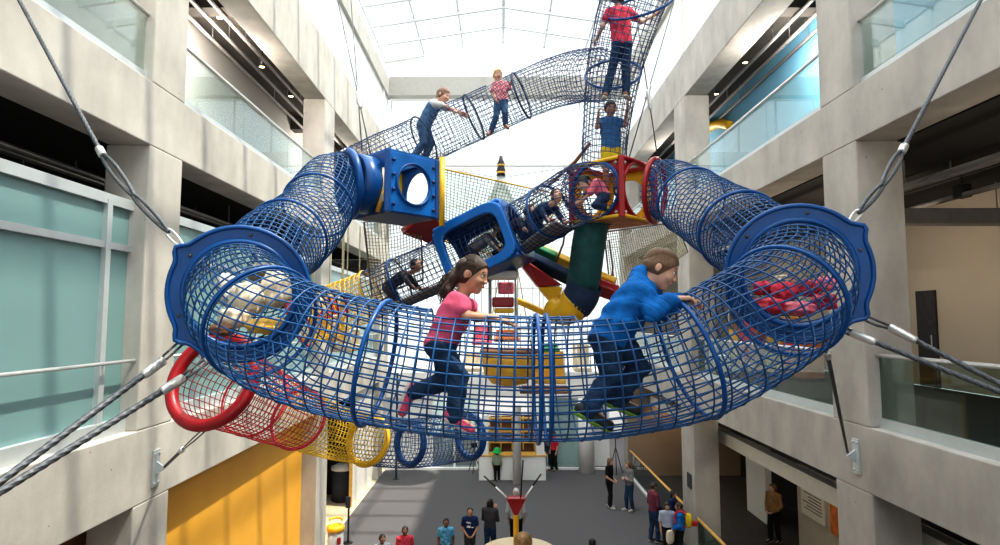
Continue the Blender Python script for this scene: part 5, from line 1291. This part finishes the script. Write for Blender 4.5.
# --- the boy in the front tunnel
J = prof({'pel': (610, 336), 'chest': (641, 291), 'head': (660, 269), 'shR': (645, 293), 'elR': (651, 313, -.075), 'wrR': (672, 298.5, -.02), 'shL': (650, 292), 'elL': (664, 311), 'wrL': (678, 300, -.0),
          'hipR': (606, 341, .035), 'knR': (612, 378, .02), 'anR': (587, 411, .02), 'toeR': (609, 424, .02), 'hipL': (617, 340, -.035), 'knL': (640, 367, -.02), 'anL': (617, 401, -.02), 'toeL': (636, 409, -.02)}, GY, -.095)
for c in 'LR': J['hd' + c] = Vector((.95, .05, .02)); J['hp' + c] = Vector((.1, 0, -1))
J['hsR'] = Vector((.1, 1, 0)); J['hsL'] = Vector((.1, -1, 0))
boy = person('boy', 'boy in a royal blue hooded sweatshirt climbing right in the front tunnel', J, .86, .225, (.86, -.20, -.46), (.5, 0, 1),
    dict(skin='skin', legs='denim', top='bluehood', top_name='hoodie', shoe='blackshoe', sole='greensole', hair='hair_br', hair_style='short', sleeve=1.9, hood=True, hem=-.12, wr=.0062, puff=.006, cat='boy', curl=.75, lash=1, nose=.455, hairline=.15), h=.0042)

# --- children in the upper tunnels
def frontal(pts, Y):
    return {k: at(v[0], v[1], Y + (v[2] if len(v) == 3 else 0)) for k, v in pts.items()}
J = prof({'pel': (424, 125), 'chest': (435, 103.5), 'head': (443, 96), 'shR': (435, 105), 'elR': (444, 106, -.03), 'wrR': (452, 109), 'shL': (437, 104), 'elL': (449, 109), 'wrL': (459, 112.5),
          'hipR': (423, 127, .03), 'knR': (424, 143, .02), 'anR': (414, 156, .02), 'toeR': (420, 160, .02), 'hipL': (425, 127, -.03), 'knL': (431, 143, -.02), 'anL': (425, 157, -.02), 'toeL': (432, 161, -.02)}, 8.7, -.10)
person('boy', 'boy in grey shirt and denim overalls climbing the upper tunnel', J, .82, .23, (.86, -.35, -.3), (.35, 0, 1),
    dict(skin='skin', legs='denim_lt', top='greycloth', shoe='brown', hair='hair_br', hair_style='short', sleeve=.7, hem=-.05, bib=True, cat='boy'), h=.008)
J = frontal({'pel': (501, 100), 'chest': (500, 84), 'head': (497.5, 75.5), 'shR': (495, 85), 'elR': (493, 91, -.03), 'wrR': (495, 97, -.06), 'shL': (505, 85), 'elL': (509, 88), 'wrL': (511, 83, -.05),
             'hipR': (498, 102), 'knR': (496, 117, -.05), 'anR': (491, 131), 'toeR': (488, 134, -.09), 'hipL': (504, 102), 'knL': (505, 113, -.06), 'anL': (505.5, 124.5), 'toeL': (508, 127.5, -.08)}, 8.8)
person('toddler', 'blond toddler in a red checked shirt standing in the upper tunnel', J, .62, .185, (.25, -.95, -.15), (0, 0, 1),
    dict(skin='skin', legs='denim_lt', top='redplaid', shoe='brown', hair='hair_bl', hair_style='short', sleeve=.95, hem=-.10, cat='child'), h=.008)
J = frontal({'pel': (622, 43), 'chest': (619, 11), 'head': (616, -7), 'shR': (629, 12), 'elR': (641, 22, .02), 'wrR': (656, 14, .12), 'shL': (609, 12), 'elL': (603, 26), 'wrL': (598, 36, .12),
             'hipR': (626.5, 46), 'knR': (626, 70, .02), 'anR': (626, 94), 'toeR': (629, 98, .12), 'hipL': (617.5, 46), 'knL': (612, 70, .02), 'anL': (605, 95), 'toeL': (603, 98, .12)}, 7.05)
person('girl', 'girl in a red top and jeans seen from behind high in the steep tunnel', J, .72, .205, (-.25, .95, .2), (0, -.1, 1),
    dict(skin='skin', legs='denim', top='redprint', shoe='brown', hair='hair_dk', hair_style='bob', sleeve=.5, hem=-.08, cat='girl'), h=.008)
J = frontal({'pel': (611, 149), 'chest': (610.5, 121), 'head': (610.5, 109), 'shR': (601.5, 122), 'elR': (597, 127, -.06), 'wrR': (598, 118, -.10), 'shL': (619.5, 122), 'elL': (625, 125, -.06), 'wrL': (627, 112, -.08),
             'hipR': (606.5, 151), 'knR': (606, 170, -.08), 'anR': (606, 190), 'toeR': (605, 194, -.10), 'hipL': (615.5, 151), 'knL': (616, 170, -.08), 'anL': (616, 190), 'toeL': (617, 194, -.10)}, 7.42)
person('boy', 'dark haired boy in a blue tee and yellow shorts standing on the red box', J, .72, .20, (.05, -.97, -.15), (0, 0, 1),
    dict(skin='skin_tan', legs='yellowcl', leg_name='shorts', short=.7, top='bluetee', shoe='blackshoe', hair='hair_bk', hair_style='short', sleeve=.5, hem=-.02, cat='boy'), h=.008)
J = frontal({'pel': (604, 196), 'chest': (596, 183), 'head': (585, 184, -.05), 'shR': (595, 184, -.10), 'elR': (590, 193, -.10), 'wrR': (583, 200, -.05), 'shL': (594, 183, .12), 'elL': (588, 192, .12), 'wrL': (581, 199, .1),
             'hipR': (603, 198, -.08), 'knR': (596, 205, -.12), 'anR': (607, 208, -.08), 'toeR': (612, 209, -.08), 'hipL': (604, 198, .08), 'knL': (598, 205, .1), 'anL': (608, 208, .1), 'toeL': (613, 209, .1)}, 7.05)
person('child', 'child in a pink top crouching inside the left porthole of the red box', J, .66, .19, (-.7, -.6, -.4), (-.2, 0, 1),
    dict(skin='skin', legs='navyf', top='pink', shoe='yellowcl', hair='hair_bk', hair_style='short', sleeve=.9, hem=-.02, cat='child'), h=.009)
def crawl(px, label, o, s=.66, hh=.19, kneel=False):
    i = diag.near(at(*px)); d = -diag.T[i]; l_ = diag.S[i] if diag.S[i].dot(Vector((0, -1, 0))) > 0 else -diag.S[i]; u = diag.U[i]
    p = diag.path[i] - u * (DR - .11); d = d.normalized()
    if d.z < 0: d = -d
    q = lambda a, b, c: p + d * a + u * b + l_ * c
    J = dict(pel=q(-.17, .24, 0), chest=q(.12, .29, 0), head=q(.29, .35, 0), shR=q(.11, .27, .12), elR=q(.16, .14, .14), wrR=q(.22, .04, .12), shL=q(.11, .27, -.12), elL=q(.16, .14, -.14), wrL=q(.22, .04, -.12),
             hipR=q(-.18, .21, .07), knR=q(-.10, .05, .09), anR=q(-.34, .05, .08), toeR=q(-.42, .02, .08), hipL=q(-.18, .21, -.07), knL=q(-.14, .05, -.09), anL=q(-.38, .05, -.08), toeL=q(-.46, .02, -.08))
    for c in 'LR': J['hd' + c] = d; J['hp' + c] = -u; J['hs' + c] = l_ * (-1 if c == 'R' else 1)
    return person('child', label, J, s, hh, (d + u * .25 + l_ * .3), u, o, h=.009)
crawl((546, 216, 7.3), 'child in dark navy clothes crawling up the diagonal tunnel, nearest the red box', dict(skin='skin', legs='navyf', top='denim', shoe='sole', hair='hair_bk', hair_style='short', sleeve=1.8, hem=0, cat='child'), .6, .18)
crawl((514, 231, 7.5), 'child with long dark hair crawling behind the window box in the diagonal tunnel', dict(skin='skin', legs='blackcl', top='dkgrey', shoe='sole', hair='hair_dk', hair_style='bob', sleeve=.6, hem=0, cat='child'), .6, .18)
crawl((484, 245, 7.7), 'child in a grey brown top crawling inside the window box', dict(skin='skin', legs='dkgrey', top='greypad', shoe='redtee', hair='hair_br', hair_style='short', sleeve=1.8, hem=0, cat='child'), .58, .18)
crawl((400, 283, 8.0), 'child in dark grey crawling low in the diagonal tunnel near the yellow net', dict(skin='skin_tan', legs='dkgrey', top='dkgrey', shoe='sole', hair='hair_bk', hair_style='short', sleeve=1.8, hem=0, cat='child'), .58, .18)

# --- visitors on the floor
def stand(label, x, y, face, H, o, pose='down', look=0.0, hh=None, turn=0.0, stride=.06, group=None, name='person'):
    f = Vector((math.sin(R(face)), -math.cos(R(face)), 0)); r = Vector((f.y, -f.x, 0))       # face 0 looks at the viewpoint
    s = o.pop('s', H / 1.72 * (1.0 if H > 1.5 else 1.06)); hh = hh or (.132 * H if H > 1.5 else .15 * H)
    g = lambda a, b, c: Vector((x, y, 0)) + f * a + r * b + Vector((0, 0, c))
    shz = H - hh * 1.42; hip = .50 * H
    w_ = .108 * H; hw = .052 * H
    J = dict(pel=g(0, 0, hip + .03 * H), chest=g(.0, 0, shz + .01 * H), head=g(.035 * H * .6, 0, H - hh * .52), shR=g(0, w_, shz), shL=g(0, -w_, shz),
             hipR=g(0, hw, hip), hipL=g(0, -hw, hip), knR=g(.02 + stride, hw * 1.05, .275 * H), knL=g(.02 - stride * .3, -hw * 1.05, .275 * H),
             anR=g(stride, hw * 1.1, .052 * H), anL=g(-stride, -hw * 1.1, .052 * H), toeR=g(stride + .10 * H, hw * 1.4, .028 * H), toeL=g(-stride + .10 * H, -hw * 1.4, .028 * H))
    if pose == 'down':
        J.update(elR=g(-.02, w_ * 1.28, shz - .175 * H), elL=g(-.02, -w_ * 1.28, shz - .175 * H), wrR=g(.05, w_ * 1.25, shz - .32 * H), wrL=g(.05, -w_ * 1.25, shz - .32 * H))
        for c in 'LR': J['hd' + c] = Vector((0, 0, -1)) + f * .15; J['hs' + c] = f; J['hp' + c] = r * (1 if c == 'L' else -1)
    elif pose == 'front':
        J.update(elR=g(.0, w_ * 1.3, shz - .17 * H), elL=g(.0, -w_ * 1.3, shz - .17 * H), wrR=g(.16 * H * .8, w_ * .45, shz - .27 * H), wrL=g(.16 * H * .8, -w_ * .45, shz - .27 * H))
        J['hdR'] = -r * .8 - Vector((0, 0, .5)); J['hdL'] = r * .8 - Vector((0, 0, .5)); J['hsR'] = J['hsL'] = f + Vector((0, 0, .5)); J['hpR'] = J['hpL'] = -f
    elif pose == 'fold':
        J.update(elR=g(.04, w_ * 1.3, shz - .17 * H), elL=g(.04, -w_ * 1.3, shz - .17 * H), wrR=g(.10 * H, -w_ * .2, shz - .14 * H), wrL=g(.125 * H, w_ * .2, shz - .155 * H))
        J['hdR'] = -r; J['hdL'] = r; J['hsR'] = J['hsL'] = Vector((0, 0, 1)); J['hpR'] = J['hpL'] = -f
    elif pose == 'phone':
        J.update(elR=g(.05, w_ * 1.2, shz - .16 * H), elL=g(.05, -w_ * 1.2, shz - .16 * H), wrR=g(.14 * H, w_ * .55, shz - .01 * H), wrL=g(.14 * H, w_ * .1, shz - .04 * H))
        for c in 'LR': J['hd' + c] = Vector((0, 0, 1)) + f * .3; J['hs' + c] = -r if c == 'R' else r; J['hp' + c] = f
    hf = f * math.cos(look) + Vector((0, 0, math.sin(look)))
    hf = Quaternion((0, 0, 1), turn) @ hf
    o.setdefault('cat', 'person')
    b = person(name, label, J, s, hh, hf, Vector((0, 0, 1)), o, h=.0105, group=group)
    return b, J, f, r
def P(px, top, H): # ground position of a visitor whose head top shows at (px, top)
    p = onZ(px, top, H); return p.x, p.y
def D(skin, top, legs, hair, style='short', sleeve=.5, shoe='blackshoe', **k): return dict(skin=skin, top=top, legs=legs, hair=hair, hair_style=style, sleeve=sleeve, shoe=shoe, **k)
stand('woman with long dark hair seen from behind, photographing with a phone', *P(490, 499, 1.6), 165, 1.6, D('skin_tan', 'dkgrey', 'denim', 'hair_bk', 'long', 1.9), 'phone', .2)
x, y = P(490, 499, 1.6)
b, J, f, r = stand('boy in a navy tee with a white print looking up', *P(470, 507, 1.45), 5, 1.45, D('skin_tan', 'navytee', 'dkgrey', 'hair_bk', 'short', .55), 'front', .45)
o_ = MB(); c = J['chest'] + f * .128 - Vector((0, 0, .13)); rr2 = random.Random(5)
for k in range(9): a = c + r * rr2.uniform(-.075, .075) + Vector((0, 0, rr2.uniform(-.07, .07))); o_.tube([a - r * rr2.uniform(.02, .04), a + Vector((0, 0, rr2.uniform(-.02, .02))), a + r * rr2.uniform(.02, .04)], .011, 6)
o_.build('shirt_print', 'white', b)
stand('boy in a light blue printed tee at the bottom edge, looking up', *P(446, 518, 1.38), 8, 1.38, D('skin_brown', 'lttee', 'dkgrey', 'hair_bk'), 'down', .45)
stand('boy in a bright red tee at the bottom edge, second from left', *P(405, 526, 1.38), 10, 1.38, D('skin_brown', 'redprint', 'navyf', 'hair_bk'), 'down', .4)
stand('child whose dark haired head peeks in at the bottom edge, leftmost', *P(382, 534, 1.36), 25, 1.36, D('skin_brown', 'greycloth', 'navyf', 'hair_bk'), 'down', .2)
stand('visitor whose dark haired head peeks in at the bottom edge, right of the table', *P(592, 539, 1.62), 170, 1.62, D('skin_tan', 'dkgrey', 'denim', 'hair_bk'), 'down', 0)
stand('person with grey hair in a white and black jacket behind the red funnel', *P(516, 488.5, 1.74), 175, 1.74, D('skin', 'greycloth', 'blackcl', 'hair_gr', 'short', 1.8), 'down', .1)
stand('woman with tied dark hair in all black, facing right by the easel', *P(609, 458, 1.70), 60, 1.70, D('skin', 'blackcl', 'blackcl', 'hair_br', 'bob', .6, shoe='greycloth'), 'front', .0)
stand('woman with light brown hair in a grey sweater, arms folded, by the handrail', *P(629, 461.5, 1.66), -70, 1.66, D('skin', 'midgrey', 'denim', 'hair_br', 'bob', 1.8, shoe='greycloth'), 'fold', .05)
b, J, f, r = stand('man in a maroon checked shirt with a dark bag at the handrail', *P(653, 482.5, 1.72), 110, 1.72, D('skin_tan', 'plaid', 'denim', 'hair_dk', 'short', 1.9), 'front', 0)
lump('shoulder_bag', 'dark bag held by the man in the checked shirt', 'bag', J['wrR'] + f * .12 + r * .03 - Vector((0, 0, .12)), (.14, .12, .17), 'blackcl', .4, None, .1, 71)
stand('child with black hair and navy jacket closest to the glass barrier', *P(672, 490, 1.55), 60, 1.55, D('skin_tan', 'navytee', 'blackcl', 'hair_bk', 'bob', 1.8), 'front', 0)
stand('child in a white and blue printed shirt beside the boy with the backpack', *P(667, 502, 1.42), -10, 1.42, D('skin_tan', 'whiteprint', 'blackcl', 'hair_bk', 'short', .8), 'down', -.1)
b, J, f, r = stand('boy in a royal blue jacket wearing a backpack by the near column', *P(680, 502.5, 1.5), -110, 1.5, D('skin_tan', 'bluehood', 'blackcl', 'hair_dk', 'short', 1.9, puff=.01), 'front', 0)
c = J['chest'] - f * .22 - Vector((0, 0, .15)); t = lump('backpack', 'green and red backpack on the boy in the blue jacket', 'backpack', c, (.10, .13, .19), 'yellowcl', math.atan2(f.y, f.x), None, .06, 3)
for e in (-1, 1):
    MB().tube(catmull([c + r * .09 * e + Vector((0, 0, .17)) + f * .06, J['chest'] + r * .11 * e + Vector((0, 0, .10)), J['chest'] + r * .12 * e + f * .13 - Vector((0, 0, .02)), J['chest'] + r * .12 * e + f * .10 - Vector((0, 0, .24)), c + r * .11 * e - Vector((0, 0, .14)) + f * .05], 6), .018, 6).build('strap', 'redtee', t, True)
MB().rbox((-.1, -.03, -.08), (.1, .03, .06), .02, frame_at(Vector((0, 0, 1)), c - f * .13 - Vector((0, 0, .06)))).build('front_pocket', 'redtee', t, True)
b = lump('tote_bag', 'cream bag hanging beside the boy in the blue jacket', 'bag', J['wrL'] + Vector((0, 0, -.2)) + f * .08, (.12, .06, .19), 'cream', .3, None, .08, 9)
stand('man in a grey sweater and jeans by the glass door right of the booth', *P(547, 428, 1.74), 170, 1.74, D('skin', 'dkgrey', 'denim', 'hair_dk', 'short', 1.9), 'down', 0)
stand('person in a red top standing behind the man in the grey sweater', *P(554, 431, 1.7), -60, 1.7, D('skin', 'redtee', 'blackcl', 'hair_dk', 'short', .7), 'down', 0)
stand('person in a tan jacket in the dark doorway of the right arcade', *P(773, 483.5, 1.70), -60, 1.70, D('skin', 'tan', 'blackcl', 'hair_br', 'bob', 1.9), 'front', 0)
b, J, f, r = stand('child in a bright green round hat leaning on the reception booth', *P(497, 450, 1.25), 175, 1.25, D('skin_tan', 'greygreen', 'blackcl', 'hair_bk', 'short', 1.8), 'down', 0)
c = J['head'] + Vector((0, 0, .03)); hm = MB(); hm.ell(c + Vector((0, 0, .02)), (.155, .155, .15), 20); hm.lathe([(.15, -.02), (.20, -.035), (.20, -.02), (.15, .01)], 24, c); hm.build('hat', 'greencap', b, True)
for px, top, H, face, lab, top_m in ((484, 452, 1.6, 90, 'visitor in dark clothes inside the lobby left of the booth', 'blackcl'), (568, 448, 1.65, -60, 'visitor in brown inside the lobby right of the glass door', 'tan')):
    p = onZ(px, top, H); stand(lab, p.x, 28.5 if px < 500 else 28.2, face, H, D('skin', top_m, 'blackcl', 'hair_dk', 'short', 1.8), 'down', 0)
